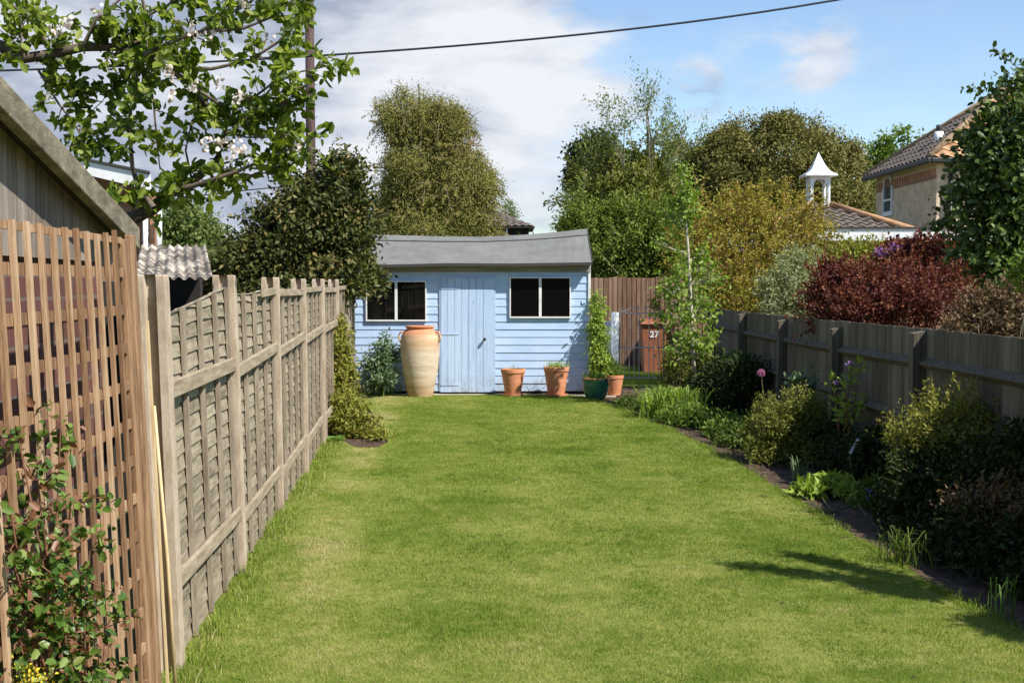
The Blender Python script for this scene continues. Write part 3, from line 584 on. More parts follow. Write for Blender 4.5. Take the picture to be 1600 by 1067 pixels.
# ---------------------------------------------------------------- pots and jar
def lathe_thing(name, label, cat, c, prof, mat, part, group=None, n=44, wob=.004):
    root = thing(name, label, cat, c, group); b = MB(); b.lathe(c, prof, n, wob); b.build(part, mat, root, smooth=True, auto=True); return root
jc = GR(658, 618.5); jc.z = .018; jc.y = 18.98; jc.x = P(656.5, 600, 18.98).x; H = 1.045
prof = [(.185,0),(.19,.01),(.205,.10),(.235,.25),(.265,.42),(.287,.60),(.292,.72),(.287,.82),(.272,.90),(.245,.955),(.215,.985),(.196,.998),(.192,1.01),(.208,1.018),(.218,1.03),(.216,1.045),(.190,1.047),(.178,1.03),(.178,.99),(.20,.9),(.0001,.7)]
jar = lathe_thing('clay_jar', 'waist high pale clay jar with small shoulder handles, standing left of the shed door', 'jar', jc, prof, M['jar'], 'body', n=56, wob=.006)
for s in (-1, 1):
    b = MB(); b.tube([jc+Vector((s*.225,-.06,.955)), jc+Vector((s*.285,-.08,.955)), jc+Vector((s*.308,-.085,.90)), jc+Vector((s*.298,-.08,.84)), jc+Vector((s*.272,-.07,.80))], [.018,.014,.014,.014,.018], 8); b.build('handle', M['jar'], jar, smooth=True)
def flowerpot(px, pyb, D, hh, rt, rb, label, mat, saucer=True, rim=True, grp='terracotta pots in front of the shed', nm='flower_pot'):
    c = P(px, pyb, D); c.z = .018; root = thing(nm, label, 'flower pot', c, grp)
    z = .03 if saucer else 0
    prof = [(rb,z),(rb*1.01,z+.01),(rb+(rt-rb)*.80,z+hh*.80),(rt*.93,z+hh*.83),(rt,z+hh*.85),(rt,z+hh*.985),(rt*.97,z+hh),(rt*.90,z+hh),(rt*.88,z+hh*.9),(.0001,z+hh*.88)]
    b = MB(); b.lathe(c, prof, 40, .003); b.build('pot', mat, root, smooth=True, auto=True)
    if saucer: b = MB(); b.lathe(c, [(rb*1.15,0),(rb*1.3,.012),(rb*1.33,.035),(rb*1.27,.036),(rb*1.2,.015),(.0001,.012)], 36); b.build('saucer', mat, root, smooth=True, auto=True)
    b = MB(); b.lathe(c, [(rt*.87,z+hh*.885),(rt*.5,z+hh*.93),(.0001,z+hh*.94)], 24); b.build('soil', M['soil'], root, smooth=True)
    return root, c+Vector((0,0,z+hh*.92))
p1, t1_ = flowerpot(801.5, 617, 19.02, .375, .182, .118, 'terracotta pot with a few wisps of growth, nearer the shed door', M['terra'])
p2, t2_ = flowerpot(869, 617, 19.02, .405, .188, .125, 'terracotta pot with a tuft of grass-like leaves, under the right shed window', M['terra'])
def tuft(name, label, c, n, h, w, lean, mat, seed, spread=.05):
    return strap_plant(name, label, 'plant', c, n, h, w, lean, mat, seed, spread)
tuft('seedling', 'thin wispy seedlings in the pot nearer the shed door', t1_, 14, .13, .006, .6, 'strap', 1, .06)
tuft('seedling', 'bushy tuft of thin green leaves in the pot under the right shed window', t2_, 130, .15, .008, .8, 'lime', 2, .085)
c = P(931, 622, 18.55); c.z = .0; gp = thing('glazed_pot', 'green glazed rounded pot at the right corner of the shed', 'flower pot', c)
b = MB(); b.lathe(c, [(.115,0),(.12,.01),(.165,.08),(.188,.18),(.192,.23),(.188,.262),(.19,.27),(.196,.30),(.196,.315),(.18,.315),(.17,.28),(.0001,.27)], 44); b.build('pot', M['greenglaze'], gp, smooth=True, auto=True)
b = MB(); b.tube([c+Vector((.19*math.cos(a),.19*math.sin(a),.317)) for a in np.linspace(0,2*math.pi,33)], .011, 6, cap=False); b.build('rim', M['terra'], gp, smooth=True)
tuft('potted_bulbs', 'short bright green bulb leaves filling the green glazed pot', c+Vector((0,0,.27)), 230, .17, .012, .45, 'bright', 3, .075)
p3, t3_ = flowerpot(960, 612, 19.15, .30, .14, .09, 'small terracotta pot with a cut out pattern, behind the green glazed pot', M['terra'], saucer=False)
tuft('seedling', 'few green shoots in the small pot behind the green glazed pot', t3_, 60, .2, .012, .9, 'bright', 4, .05)

# lime climber at the shed corner, shrub under left window
bush('climbing_plant', 'lime green climber hanging down the right corner of the shed', 'climber', [lobe(934,485,6,24,19.3,.08), lobe(936,515,8,30,19.25,.09), lobe(937,545,9,30,19.2,.1), lobe(936,575,9,22,19.15,.1)], 210, 16, .045, .06, .42, 'lime', 21, base=Vector((1.28,19.2,0)), stem='stem', stems=8, sr=.008, droop=1.1, zs=1.2, shoots=(40,.12))
bush('leafy_shrub', 'dark green ferny shrub at the foot of the lime climber', 'shrub', [lobe(950,570,13,20,19.45,.16), lobe(942,580,16,22,19.35,.16)], 150, 16, .045, .06, .3, 'green', 22, base=Vector((1.38,19.45,0)), stem='stem', stems=6, sr=.007)
bush('lanceleaf_shrub', 'grey green lance leaved shrub against the shed under the left window', 'shrub', [lobe(598,532,12,18,19.1,.12), lobe(595,560,26,22,19.05,.18), lobe(590,585,30,24,19.0,.2), lobe(612,568,12,20,19.05,.12), lobe(574,560,12,22,19.05,.12)], 170, 12, .055, .095, .26, 'grey', 23, base=Vector((-1.98,19.12,0)), stem='stem', stems=12, sr=.008, up=.9, shape='d', inner=.35)
strap_plant('grass_clump', 'low clump of arching green grass at the foot of the lance leaved shrub', 'plant', GR(592,619), 190, .20, .011, 1.3, 'bright', 24, .13)

# ================================================================ LEFT LAP FENCE
fdir = Vector((-0.063, 1, 0)).normalized(); fnor = Vector((1, 0.063, 0)).normalized()
LX = Vector((-1.07, 0, 0))
def fp(d, n, z, lean=0.0):     # point at depth d on the fence line, n towards the lawn, lean shifts the top outward
    return Vector((fx(d), d, 0))+fnor*(n-lean*z)+Vector((0,0,z))
lapf = thing('lap_fence', 'weathered waney lap fence with concrete posts along the left of the lawn', 'fence', fp(5.5,0,0))
pd = [5.5+1.9*i for i in range(8)]; leans = [.030,.028,.013,.008,.005,.0,.0,.0]
for i, d in enumerate(pd[:7]):
    zt = [1.735,1.745,1.74,1.735,1.74,1.74,1.74][i]; ln = leans[i]; b = MB(); hw = .060; hd = .055
    def sec(z, s=1.0):      # H section
        pts = [(-hw,-hd),(-.026,-hd),(-.020,-.018),(.020,-.018),(.026,-hd),(hw,-hd),(hw,hd),(.026,hd),(.020,.018),(-.020,.018),(-.026,hd),(-hw,hd)]
        return [fp(d,0,z,ln)+fnor*(a*s)+fdir*(c_*s) for a, c_ in pts]
    ns = 12; b.add(sec(-.05)+sec(zt-.03)+sec(zt-.008,.97)+sec(zt,.90), [(k+j*ns,(k+1)%ns+j*ns,(k+1)%ns+(j+1)*ns,k+(j+1)*ns) for j in range(3) for k in range(ns)]+[(36,37,38,39,40,41),(42,43,44,45,46,47),(41,36,47,42),(38,39,44,45)][:2]+[(38,45,44,39)])
    b.add([fp(d,0,zt-.004,ln)+fnor*a+fdir*c_ for a, c_ in ((-.050,-.022),(.050,-.022),(.050,.022),(-.050,.022))]+[fp(d,0,zt-.10,ln)+fnor*a+fdir*c_ for a, c_ in ((-.050,-.022),(.050,-.022),(.050,.022),(-.050,.022))], [(0,1,2,3),(0,4,5,1),(1,5,6,2),(2,6,7,3),(3,7,4,0)])
    b.build('post', M['conc'], lapf)
rr = random.Random(5)
def top_of(i, u):
    if i == 0: return 1.555+.13*u+.0*math.sin(u*20)
    return 1.655+.012*math.sin(i*3+u*5)
for i in range(7):
    d0, d1 = pd[i]+.035, min(pd[i]+1.865, 18.9); L = d1-d0; ln0, ln1 = leans[i], leans[min(i+1,7)]
    if i >= 6:
        b = MB(); nbd = 15        # last length: upright boards
        for k in range(nbd):
            a0, a1 = d0+L*k/nbd, d0+L*(k+1)/nbd-.012; zt = 1.72+rr.uniform(-.03,.03); w_ = rr.uniform(-.006,.006)
            b.hexa([fp(a0,.0+w_,.02),fp(a1,.0+w_,.02),fp(a1,.022+w_,.02),fp(a0,.022+w_,.02),fp(a0,.0+w_,zt),fp(a1,.0+w_,zt),fp(a1,.022+w_,zt),fp(a0,.022+w_,zt)])
        pn = b.build('panel', M['batten'], lapf)
        b = MB()
        for zz in (.35,1.3): b.obox((fp(d0,-.03,zz)+fp(d1,-.03,zz))/2, fdir*L/2, fnor*.02, Vector((0,0,.035)))
        b.build('rail', M['railwood'], pn); continue
    def q(u, n, z):
        ln = ln0*(1-u)+ln1*u; return fp(d0+L*u, n, z, ln)
    b = MB(); nu = 26; nbo = 23; zb = .02
    for k in range(nbo):
        z0 = zb+k*.0745; ph = rr.uniform(0,6); ph2 = rr.uniform(0,6); am = rr.uniform(.003,.008); V = []; tl = rr.uniform(-.006,.006)
        for j in range(nu+1):
            u = j/nu; T = top_of(i, u)-.012; zl = z0+am*math.sin(u*7+ph)+am*.5*math.sin(u*17+ph2); zh = z0+.096+tl*u
            if i == 0 and k > 18: zh -= .02*math.sin(u*23)
            zl = min(zl, T-.004); zh = min(zh, T+rr.uniform(-.006,.004))
            if zh-zl < .01: zh = zl+.003
            V += [q(u,.010,zl), q(u,-.003,zh), q(u,.003,zl), q(u,-.010,zh)]
        F_ = []
        for j in range(nu):
            a, c_ = j*4, (j+1)*4; F_ += [(a,c_,c_+1,a+1),(a+2,a+3,c_+3,c_+2),(a,a+2,c_+2,c_),(a+1,c_+1,c_+3,a+3)]
        F_ += [(0,1,3,2),(nu*4,nu*4+2,nu*4+3,nu*4+1)]; b.add(V, F_)
    pn = b.build('panel', M['lap'], lapf)
    nbt = 5 if i else 5
    for k in range(nbt):
        u = (.03,.26,.50,.745,.97)[k]; hwu = .019/L; b = MB(); T = top_of(i, u)-(.005 if k else -.0); ny = 8; V = []
        for j in range(ny+1):
            z = .03+(T-.03)*j/ny; w1 = .003*math.sin(j*1.7+k+i); V += [q(u-hwu+w1/L,.012,z),q(u+hwu+w1/L,.012,z),q(u+hwu+w1/L,.034,z),q(u-hwu+w1/L,.034,z)]
        b.add(V, [(j*4+m_,j*4+(m_+1)%4,(j+1)*4+(m_+1)%4,(j+1)*4+m_) for j in range(ny) for m_ in range(4)]+[(3,2,1,0),(ny*4,ny*4+1,ny*4+2,ny*4+3)])
        b.build('batten', M['batten'], pn)
    for (za, zc, hh_) in (((1.235,1.235,.038),(.40,.37,.036)) if i == 0 else ((1.20+rr.uniform(-.02,.02),1.24,.036),(.30+rr.uniform(-.03,.03),.34,.034))):
        b = MB(); b.hexa([q(.005,.034,za-hh_),q(.995,.034,zc-hh_),q(.995,.056,zc-hh_),q(.005,.056,za-hh_),q(.005,.034,za+hh_),q(.995,.034,zc+hh_),q(.995,.056,zc+hh_*.9),q(.005,.056,za+hh_*.9)]); b.build('rail', M['railwood'], pn, bevel=.003)
    if i: # cap piece at the top
        b = MB(); u0, u1 = (.62,1) if i == 1 else (.0,1); b.hexa([q(u0,.034,top_of(i,u0)-.05),q(u1,.034,top_of(i,u1)-.05),q(u1,.048,top_of(i,u1)-.05),q(u0,.048,top_of(i,u0)-.05),q(u0,.034,top_of(i,u0)),q(u1,.034,top_of(i,u1)),q(u1,.048,top_of(i,u1)),q(u0,.048,top_of(i,u0))]); b.build('top_rail', M['railwood'], pn, bevel=.003)

# ---------------------------------------------------------------- trellis
tl_ = .045; TN = .14
tre = thing('trellis', 'tan wooden square trellis standing against the outbuilding', 'trellis', fp(3.7,0,0))
b = MB(); r = random.Random(3); d = 2.72; k = 0
def slat(b, d, n, w, th, z0, z1, ln):
    V = []; ny = 6
    for j in range(ny+1):
        z = z0+(z1-z0)*j/ny; wv = .0015*math.sin(j*2+d*9)
        V += [fp(d-w/2+wv,n,z,ln),fp(d+w/2+wv,n,z,ln),fp(d+w/2+wv,n+th,z,ln),fp(d-w/2+wv,n+th,z,ln)]
    b.add(V, [(j*4+m_,j*4+(m_+1)%4,(j+1)*4+(m_+1)%4,(j+1)*4+m_) for j in range(ny) for m_ in range(4)]+[(3,2,1,0),(ny*4,ny*4+1,ny*4+2,ny*4+3)])
while d < 4.42:
    slat(b, d, TN, .029+r.uniform(-.003,.003), .0115, .04, 1.862+r.uniform(-.005,.005)+(.02 if abs(d-4.33) < .06 else 0), tl_); d += .1185+r.uniform(-.004,.004)
z = 1.850
while z > .05:
    a0, a1 = 2.66, 4.52; zz = z+r.uniform(-.004,.004); hw = .0165 if z < 1.8 else .011
    b.hexa([fp(a0,TN-.014,zz-hw,tl_),fp(a1,TN-.014,zz-hw-.0,tl_),fp(a1,TN-.002,zz-hw,tl_),fp(a0,TN-.002,zz-hw,tl_),fp(a0,TN-.014,zz+hw,tl_),fp(a1,TN-.014,zz+hw,tl_),fp(a1,TN-.002,zz+hw,tl_),fp(a0,TN-.002,zz+hw,tl_)]); z -= (.112 if z > 1.8 else .134)
b.build('lattice', M['trellis'], tre)
for (dd, w_, n_, zt, mt) in ((4.56,.070,TN-.02,1.855,'trellis'),(4.72,.085,TN-.03,1.875,'trellis')):
    b = MB(); slat(b, dd, n_, w_, .022, -.02, zt, tl_); b.build('frame_post', M[mt], tre, bevel=.004)
b = MB(); slat(b, 5.0, .03, .12, .03, -.02, 1.70, .043); b.build('end_board', M['batten'], tre, bevel=.004)
b = MB(); slat(b, 5.10, .075, .02, .008, -.02, 1.55, .043); b.build('edge_strip', M['cane'], tre)
b = MB(); c0 = fp(4.98,.135,0,0); b.tube([c0, c0+Vector((-.03,0,.6)), c0+Vector((-.075,0,1.22))], [.008,.0075,.006], 8); o = b.build('bamboo_cane', M['cane'], None, c0, smooth=True); tag(o, 'thin bamboo cane leaning where the trellis meets the first concrete post', 'cane')

# ---------------------------------------------------------------- near outbuilding on the left
outb = thing('timber_outbuilding', 'old outbuilding with grey plank gable behind the trellis', 'outbuilding', (-2.6,3.0,0))
def gp_(d, n, z): return Vector((-0.063*d-1.07+n, d, z))
bA, bB = P(0,105,3.41), P(222,356,5.09); bsl = (bA.z-bB.z)/(5.09-3.41)
gz = lambda d: bA.z-.03-(d-3.41)*bsl      # underside line of the verge
b = MB(); k = 0; d = 1.0; r = random.Random(8)
while d < 4.98:
    w_ = .085; b.hexa([gp_(d,-.20,1.78),gp_(d+w_,-.20,1.78),gp_(d+w_,-.18-r.uniform(0,.004),1.78),gp_(d,-.18-r.uniform(0,.004),1.78),gp_(d,-.20,gz(d)),gp_(d+w_,-.20,gz(d+w_)),gp_(d+w_,-.18,gz(d+w_)),gp_(d,-.18,gz(d))]); d += w_+.0025
b.build('gable_planks', M['greywood'], outb)
b = MB(); b.hexa([gp_(1.0,-3.0,0),gp_(4.95,-3.0,0),gp_(4.95,-.205,0),gp_(1.0,-.205,0),gp_(1.0,-3.0,1.80),gp_(4.95,-3.0,1.80),gp_(4.95,-.205,1.80),gp_(1.0,-.205,1.80)]); b.build('wall', M['oldbrick'], outb)
b = MB(); dA, dB = .9, 5.09
zA = lambda d: bA.z-(d-3.41)*bsl
b.hexa([gp_(dA,-.125,zA(dA)-.085),gp_(dB,-.125,zA(dB)-.085),gp_(dB,-.085,zA(dB)-.085),gp_(dA,-.085,zA(dA)-.085),gp_(dA,-.125,zA(dA)),gp_(dB,-.125,zA(dB)),gp_(dB,-.085,zA(dB)),gp_(dA,-.085,zA(dA))]); b.build('bargeboard', M['barge'], outb, bevel=.004)
b = MB(); b.hexa([gp_(dA,-3.2,zA(dA)-.05),gp_(dB,-3.2,zA(dB)-.05),gp_(dB,-.125,zA(dB)-.05),gp_(dA,-.125,zA(dA)-.05),gp_(dA,-3.2,zA(dA)-.004),gp_(dB,-3.2,zA(dB)-.004),gp_(dB,-.125,zA(dB)-.004),gp_(dA,-.125,zA(dA)-.004)]); b.build('roof', M['dark'], outb)

# ================================================================ NEIGHBOUR STRUCTURES LEFT
# corrugated roof outhouse
ch = thing('corrugated_outhouse', 'low open outhouse with a lichened corrugated roof beyond the lap fence', 'outhouse', (-2.4,9.6,0))
x0, x1 = P(208,430,8.9).x, P(333,430,8.9).x; z0, z1 = P(0,435,8.9).z, P(0,384,11.0).z; V = []; nu, nv = 150, 60
Y0, Y1 = 8.9, 11.0
for j in range(nv+1):
    v = j/nv
    for i in range(nu+1):
        u = i/nu; xx = x0+(x1-x0)*u-(v*.55); V.append((xx, Y0+(Y1-Y0)*v, z0+(z1-z0)*v+.012*math.sin(u*(x1-x0)/.075*2*math.pi)-.022*((v*3.01)%1)))
V = np.array(V); F = np.array([[j*(nu+1)+i,j*(nu+1)+i+1,(j+1)*(nu+1)+i+1,(j+1)*(nu+1)+i] for j in range(nv) for i in range(nu)])
npmesh('roof', V, 0, F, M['asbestos'], ch, smooth=True)
V2 = V.copy(); V2[:, 2] -= .0; 
b = MB(); b.box(x0-.5,x0-.44,9.0,11.0,0,z0-.02); b.box(x0-.44,x1-.58,10.94,11.0,0,z1-.06); b.box(x0-.44,x1-.36,10.0,10.04,0,z0+.0); b.build('walls', M['dark'], ch)
# house with the white fascia
lh = thing('brick_extension', 'orange brick extension with a deep white fascia at far left', 'house', (-5.2,17,0))
D = 16.0; a = P(60,300,D).x; c_ = P(231,300,D).x
b = MB(); xr = P(224,0,D).x; zl, zr = P(0,230,D).z, P(0,286,D).z; xb = xr*1.2; b.hexa([(a-1.5,D,0),(xr,D,0),(xb,D+3,0),(a-2.5,D+3,0),(a-1.5,D,zl),(xr,D,zr),(xb,D+3,zr),(a-2.5,D+3,zl)]); b.build('wall', M['redbrick'], lh)
b = MB(); c1_, c2_, zc_ = P(230,0,D-.4).x, P(243.5,0,D-.4).x, P(0,300,D-.4).z; b.hexa([(c1_,D-.4,0),(c2_,D-.4,0),(c2_*1.03,D,0),(c1_*1.03,D,0),(c1_,D-.4,zc_),(c2_,D-.4,zc_),(c2_*1.03,D,zc_),(c1_*1.03,D,zc_)]); b.build('corner_wall', M['orangebrick'], lh)
b = MB(); p_ = [P(40,232,D-.5),P(229,272,D-.5),P(229,296,D-.5),P(40,250,D-.5)]
b.hexa([p_[3],p_[2],p_[2]+Vector((0,.05,0)),p_[3]+Vector((0,.05,0)),p_[0],p_[1],p_[1]+Vector((0,.05,0)),p_[0]+Vector((0,.05,0))]); 
p2_ = P(229,272,D-.5); b.hexa([p_[2]+Vector((0,.05,0)),p_[2]+Vector((.04,.05,0)),p_[2]+Vector((-.85,3,0)),p_[2]+Vector((-.9,3,0)),p_[1]+Vector((0,.05,0)),p_[1]+Vector((.04,.05,0)),p_[1]+Vector((-.85,3,0)),p_[1]+Vector((-.9,3,0))]); b.build('fascia', M['white'], lh)
b = MB(); b.hexa([p_[0]+Vector((0,-.03,.0)),p_[1]+Vector((.05,-.03,.0)),p_[1]+Vector((-.83,3,.0)),p_[0]+Vector((0,3,.0)),p_[0]+Vector((0,-.03,.03)),p_[1]+Vector((.05,-.03,.03)),p_[1]+Vector((-.83,3,.03)),p_[0]+Vector((0,3,.03))]); b.build('roof', M['feltedge'], lh)
b = MB(); pp = P(249,340,D-.5); b.tube([P(249,330,D-.5), P(249,383,D-.5), P(246,388,D-.5), P(241,392,D-.5)], .032, 10); b.tube([P(227,340,D-.46), P(227,440,D-.46)], .03, 10); b.build('downpipe', M['white'], lh, smooth=True)

# utility pole and cables
PD = 32.0; pc = P(487,300,PD); pc.z = 0; pole = thing('utility_pole', 'tall dark brown timber pole rising behind the bronze leaved tree', 'pole', pc)
b = MB(); tp = P(483,-25,PD); b.tube([pc, (pc+tp)/2, tp], [.13,.118,.108], 16); b.build('shaft', M['pole'], pole, smooth=True)
b = MB(); z = 4.6; k = 0
while z < 7: b = MB(); b.tube([Vector((pc.x,PD,z)), Vector((pc.x+(.17 if k%2 else -.17),PD-.06,z))], .010, 6); b.build('step_bolt', M['iron'], pole); z += .4; k += 1
def cable(pts, rad, label):
    Q = [P(*p) for p in pts]; b = MB(); b.tube(Q, rad, 6); o = b.build('overhead_cable', M['wire'], None, Q[0], smooth=True); tag(o, label, 'cable', None); return o
xs_ = np.linspace(-60, 1420, 26); ys_ = np.interp(xs_, [-60,0,60,200,388,485,540,700,850,1000,1150,1300,1420], [112,111,110,104,93,88.5,84,76.5,62,47,26,0,-20])
co = np.polyfit([-60,13,200,388,485,540,660,800,1000,1150,1300,1420], [112,111,104,93,88.5,84,76,65,46,24,1,-20], 4); ys_ = np.polyval(co, xs_)
cable([(x_, y_, PD-.35) for x_, y_ in zip(xs_, ys_)], .026, 'long black cable crossing the whole sky past the pole')
cable([(x_, y_, 26) for x_, y_ in zip(np.linspace(180,520,12), 325-38*np.sin(np.linspace(0,1.35,12)))], .012, 'thin black cable low behind the apple tree')

# ================================================================ BACKGROUND BUILDINGS
def tile_plane(name, poly, updir, mat, parent, tw=.30, th=.30, amp=.022):
    """pantile sheet in the plane of poly (list of 3 or 4 world points); updir = up the slope"""
    pl = [Vector(p) for p in poly]; n = (pl[1]-pl[0]).cross(pl[2]-pl[0]).normalized()
    if n.z < 0: n = -n
    v = Vector(updir).normalized(); v = (v-n*v.dot(n)).normalized(); u = v.cross(n).normalized(); o = pl[0]
    uv = [((p-o).dot(u), (p-o).dot(v)) for p in pl]; u0, u1 = min(a for a, _ in uv), max(a for a, _ in uv); v0, v1 = min(a for _, a in uv), max(a for _, a in uv)
    du = tw/6; nu = int((u1-u0)/du)+1; rows = int((v1-v0)/th)+1; gu = u0+np.arange(nu+1)*du
    Vs = []; Fs = []; base = 0
    for r_i in range(rows):
        a, b_ = v0+r_i*th, min(v0+(r_i+1)*th, v1)
        for vv, lift in ((a, .028), ((a+b_)/2, .018), (b_, .004)):
            for q_ in gu: Vs.append(o+u*q_+v*vv+n*(lift+amp*math.sin(q_/tw*2*math.pi)))
        for s_ in range(2):
            for i in range(nu):
                cu, cv = gu[i]+du/2, a+(b_-a)*(.25+.5*s_)
                if inpoly(np.array([cu]), np.array([cv]), uv)[0]:
                    k = base+s_*(nu+1)+i; Fs.append([k,k+1,k+nu+2,k+nu+1])
        base += 3*(nu+1)
    npmesh(name, np.array([tuple(p) for p in Vs]), 0, np.array(Fs), mat, parent)
    b = MB(); m_ = len(pl); b.add([p-n*.01 for p in pl]+[p-n*.05 for p in pl], [tuple(range(m_)), tuple(range(m_, 2*m_))[::-1]]+[(i,(i+1)%m_,(i+1)%m_+m_,i+m_) for i in range(m_)])
    return b
# right hand house
HX = 10.9; HY0 = 33.0; HY1 = 38.5; HE = P(0,247,HY0).z
hs = thing('brick_house', 'buff brick house with a hipped tiled roof behind the pear tree', 'house', ((HX+19)/2,35.75,0))
b = MB(); b.box(HX,19,HY0,HY1,0,HE); b.build('wall', M['buffbrick'], hs)
ov = .28; e0, e1, f0, f1 = HX-ov, 19+ov, HY0-ov, HY1+ov; my = (f0+f1)/2; hh = (f1-f0)/2; rzt = HE+hh*.70; r0, r1 = e0+hh, e1-hh
A,B_,C_,D_ = Vector((e0,f0,HE)),Vector((e1,f0,HE)),Vector((e1,f1,HE)),Vector((e0,f1,HE)); Ra,Rb = Vector((r0,my,rzt)),Vector((r1,my,rzt))
rb = tile_plane('roof_slope', [D_,A,Ra], (1,0,.7), M['greyroof'], hs, .34, .33, .03)
rb2 = tile_plane('roof_slope', [A,B_,Rb,Ra], (0,1,.7), M['orangetile'], hs, .34, .33, .03)
b = MB(); b.add([A,B_,C_,D_,Ra,Rb], [(3,2,1,0),(0,1,5,4),(3,0,4),(2,3,4,5),(1,2,5)]); 
for i_, v_ in enumerate(b.v): b.v[i_] = (v_[0], v_[1], v_[2]-.04)
b.build('roof_deck', M['greyroof'], hs)
b = MB(); b.tube([D_+Vector((0,0,.03)), Ra+Vector((0,0,.05))], .09, 8); b.tube([A+Vector((0,0,.03)), Ra+Vector((0,0,.05))], .09, 8); b.tube([Ra, Rb], .1, 8); b.build('hip_tiles', M['hiptile'], hs, smooth=True)
b = MB(); b.box(e0-.10,e0+.02,f0-.1,f1,HE-.16,HE-.02); b.box(e0+.02,e1,f0-.10,f0+.02,HE-.16,HE-.02); b.build('gutter', M['black'], hs, bevel=.03)
b = MB(); b.box(e0+.03,HX,f0+.03,f1,HE-.10,HE-.06); b.box(HX,e1,f0+.03,HY0,HE-.10,HE-.06); b.build('soffit', M['white'], hs)
b = MB(); y = HY0+.1
while y < HY1-.1: b = MB(); b.box(HX-.05,HX,y,y+.11,HE-.42,HE-.26); b.build('dentil', M['orangebrick'], hs); y += .225
b = MB(); b.box(HX-.012,HX,HY0,HY1,HE-.52,HE-.43); b.build('brick_band', M['redbrick'], hs)
y0, y1 = 36.75, 37.65; z1, z0 = P(0,284,37.2).z, P(0,334,37.2).z; b = MB()
b.box(HX-.05,HX,y0,y0+.09,z0,z1-.1); b.box(HX-.05,HX,y1-.09,y1,z0,z1-.1); b.box(HX-.06,HX,y0-.04,y1+.04,z0-.07,z0); b.box(HX-.05,HX,y0+.09,y1-.09,z0,z0+.06); b.box(HX-.05,HX,y0+.09,y1-.09,(z0*.58+z1*.42)-.03,(z0*.58+z1*.42)+.03)
n_ = 12; cy = (y0+y1)/2; ro = (y1-y0)/2
for i in range(n_):
    t0, t1 = math.pi*i/n_, math.pi*(i+1)/n_
    b.hexa([(HX-.05,cy+ro*math.cos(t0)*.78,z1-.1+.3*math.sin(t0)*.7),(HX-.05,cy+ro*math.cos(t0),z1-.1+.3*math.sin(t0)),(HX,cy+ro*math.cos(t0),z1-.1+.3*math.sin(t0)),(HX,cy+ro*math.cos(t0)*.78,z1-.1+.3*math.sin(t0)*.7),
            (HX-.05,cy+ro*math.cos(t1)*.78,z1-.1+.3*math.sin(t1)*.7),(HX-.05,cy+ro*math.cos(t1),z1-.1+.3*math.sin(t1)),(HX,cy+ro*math.cos(t1),z1-.1+.3*math.sin(t1)),(HX,cy+ro*math.cos(t1)*.78,z1-.1+.3*math.sin(t1)*.7)])
wd = b.build('window', M['white'], hs); b = MB(); b.box(HX-.02,HX-.003,y0+.05,y1-.05,z0+.02,z1+.05); b.build('pane', M['houseglass'], wd)
b = MB(); b.tube([(P(1490,0,HY0-.1).x,HY0-.1,HE-.15),(P(1490,0,HY0-.1).x,HY0-.1,0)], .06, 10); b.build('downpipe', M['black'], hs, smooth=True)
q_ = Vector((11.95,36.0,P(1467,206,36).z)); q_ = P(1467,213,35.0); b = MB(); b.tube([q_-Vector((0,0,.3)), q_+Vector((0,0,.12))], .12, 12); b.build('flue_base', M['white'], hs, smooth=True); b = MB(); b.tube([q_+Vector((0,0,.12)), q_+Vector((0,0,.30))], .075, 12); b.build('flue', M['feltedge'], hs, smooth=True)
# pavilion with the cupola
cc = P(1278,316,30.0); hw_ = 1.75; cp = thing('hipped_outbuilding', 'low building with tiled pyramid roof crowned by a white cupola', 'building', (cc.x,30,0))
ez2 = P(0,363,30-hw_).z; cor = [Vector((cc.x-hw_,30-hw_,ez2)),Vector((cc.x+hw_,30-hw_,ez2)),Vector((cc.x+hw_,30+hw_,ez2)),Vector((cc.x-hw_,30+hw_,ez2))]; ap = Vector((cc.x,30,cc.z))
tile_plane('roof_slope', [cor[0],cor[1],ap], (0,1,.4), M['greyroof'], cp, .26, .24, .03); tile_plane('roof_slope', [cor[3],cor[0],ap], (1,0,.4), M['greyroof'], cp, .26, .24, .03)
b = MB(); b.add([c__-Vector((0,0,.03)) for c__ in cor]+[ap-Vector((0,0,.03))], [(3,2,1,0),(0,1,4),(1,2,4),(2,3,4),(3,0,4)]); b.build('roof_deck', M['greyroof'], cp)
b = MB()
for c__ in cor: b.tube([c__+Vector((0,0,.04)), c__.lerp(ap,.86)+Vector((0,0,.04))], .075, 8)
b.build('hip_tiles', M['orangetile'], cp, smooth=True)
b = MB(); b.box(cc.x-hw_+.2,cc.x+hw_-.2,30-hw_+.2,30+hw_-.2,0,ez2); b.build('wall', M['buffbrick'], cp)
cup = MB(); k = 30/FPX; zb = P(0,329,30).z; zt = P(0,276.5,30).z; s2_ = 17*k
cup.box(cc.x-s2_,cc.x+s2_,30-s2_,30+s2_,zb-.2,zb+.10); s3 = 15.5*k; cw = .05
for sx_ in (-1,1):
    for sy_ in (-1,1): x_, y_ = cc.x+sx_*(s3-cw/2), 30+sy_*(s3-cw/2); cup.box(x_-cw/2,x_+cw/2,y_-cw/2,y_+cw/2,zb+.10,zt)
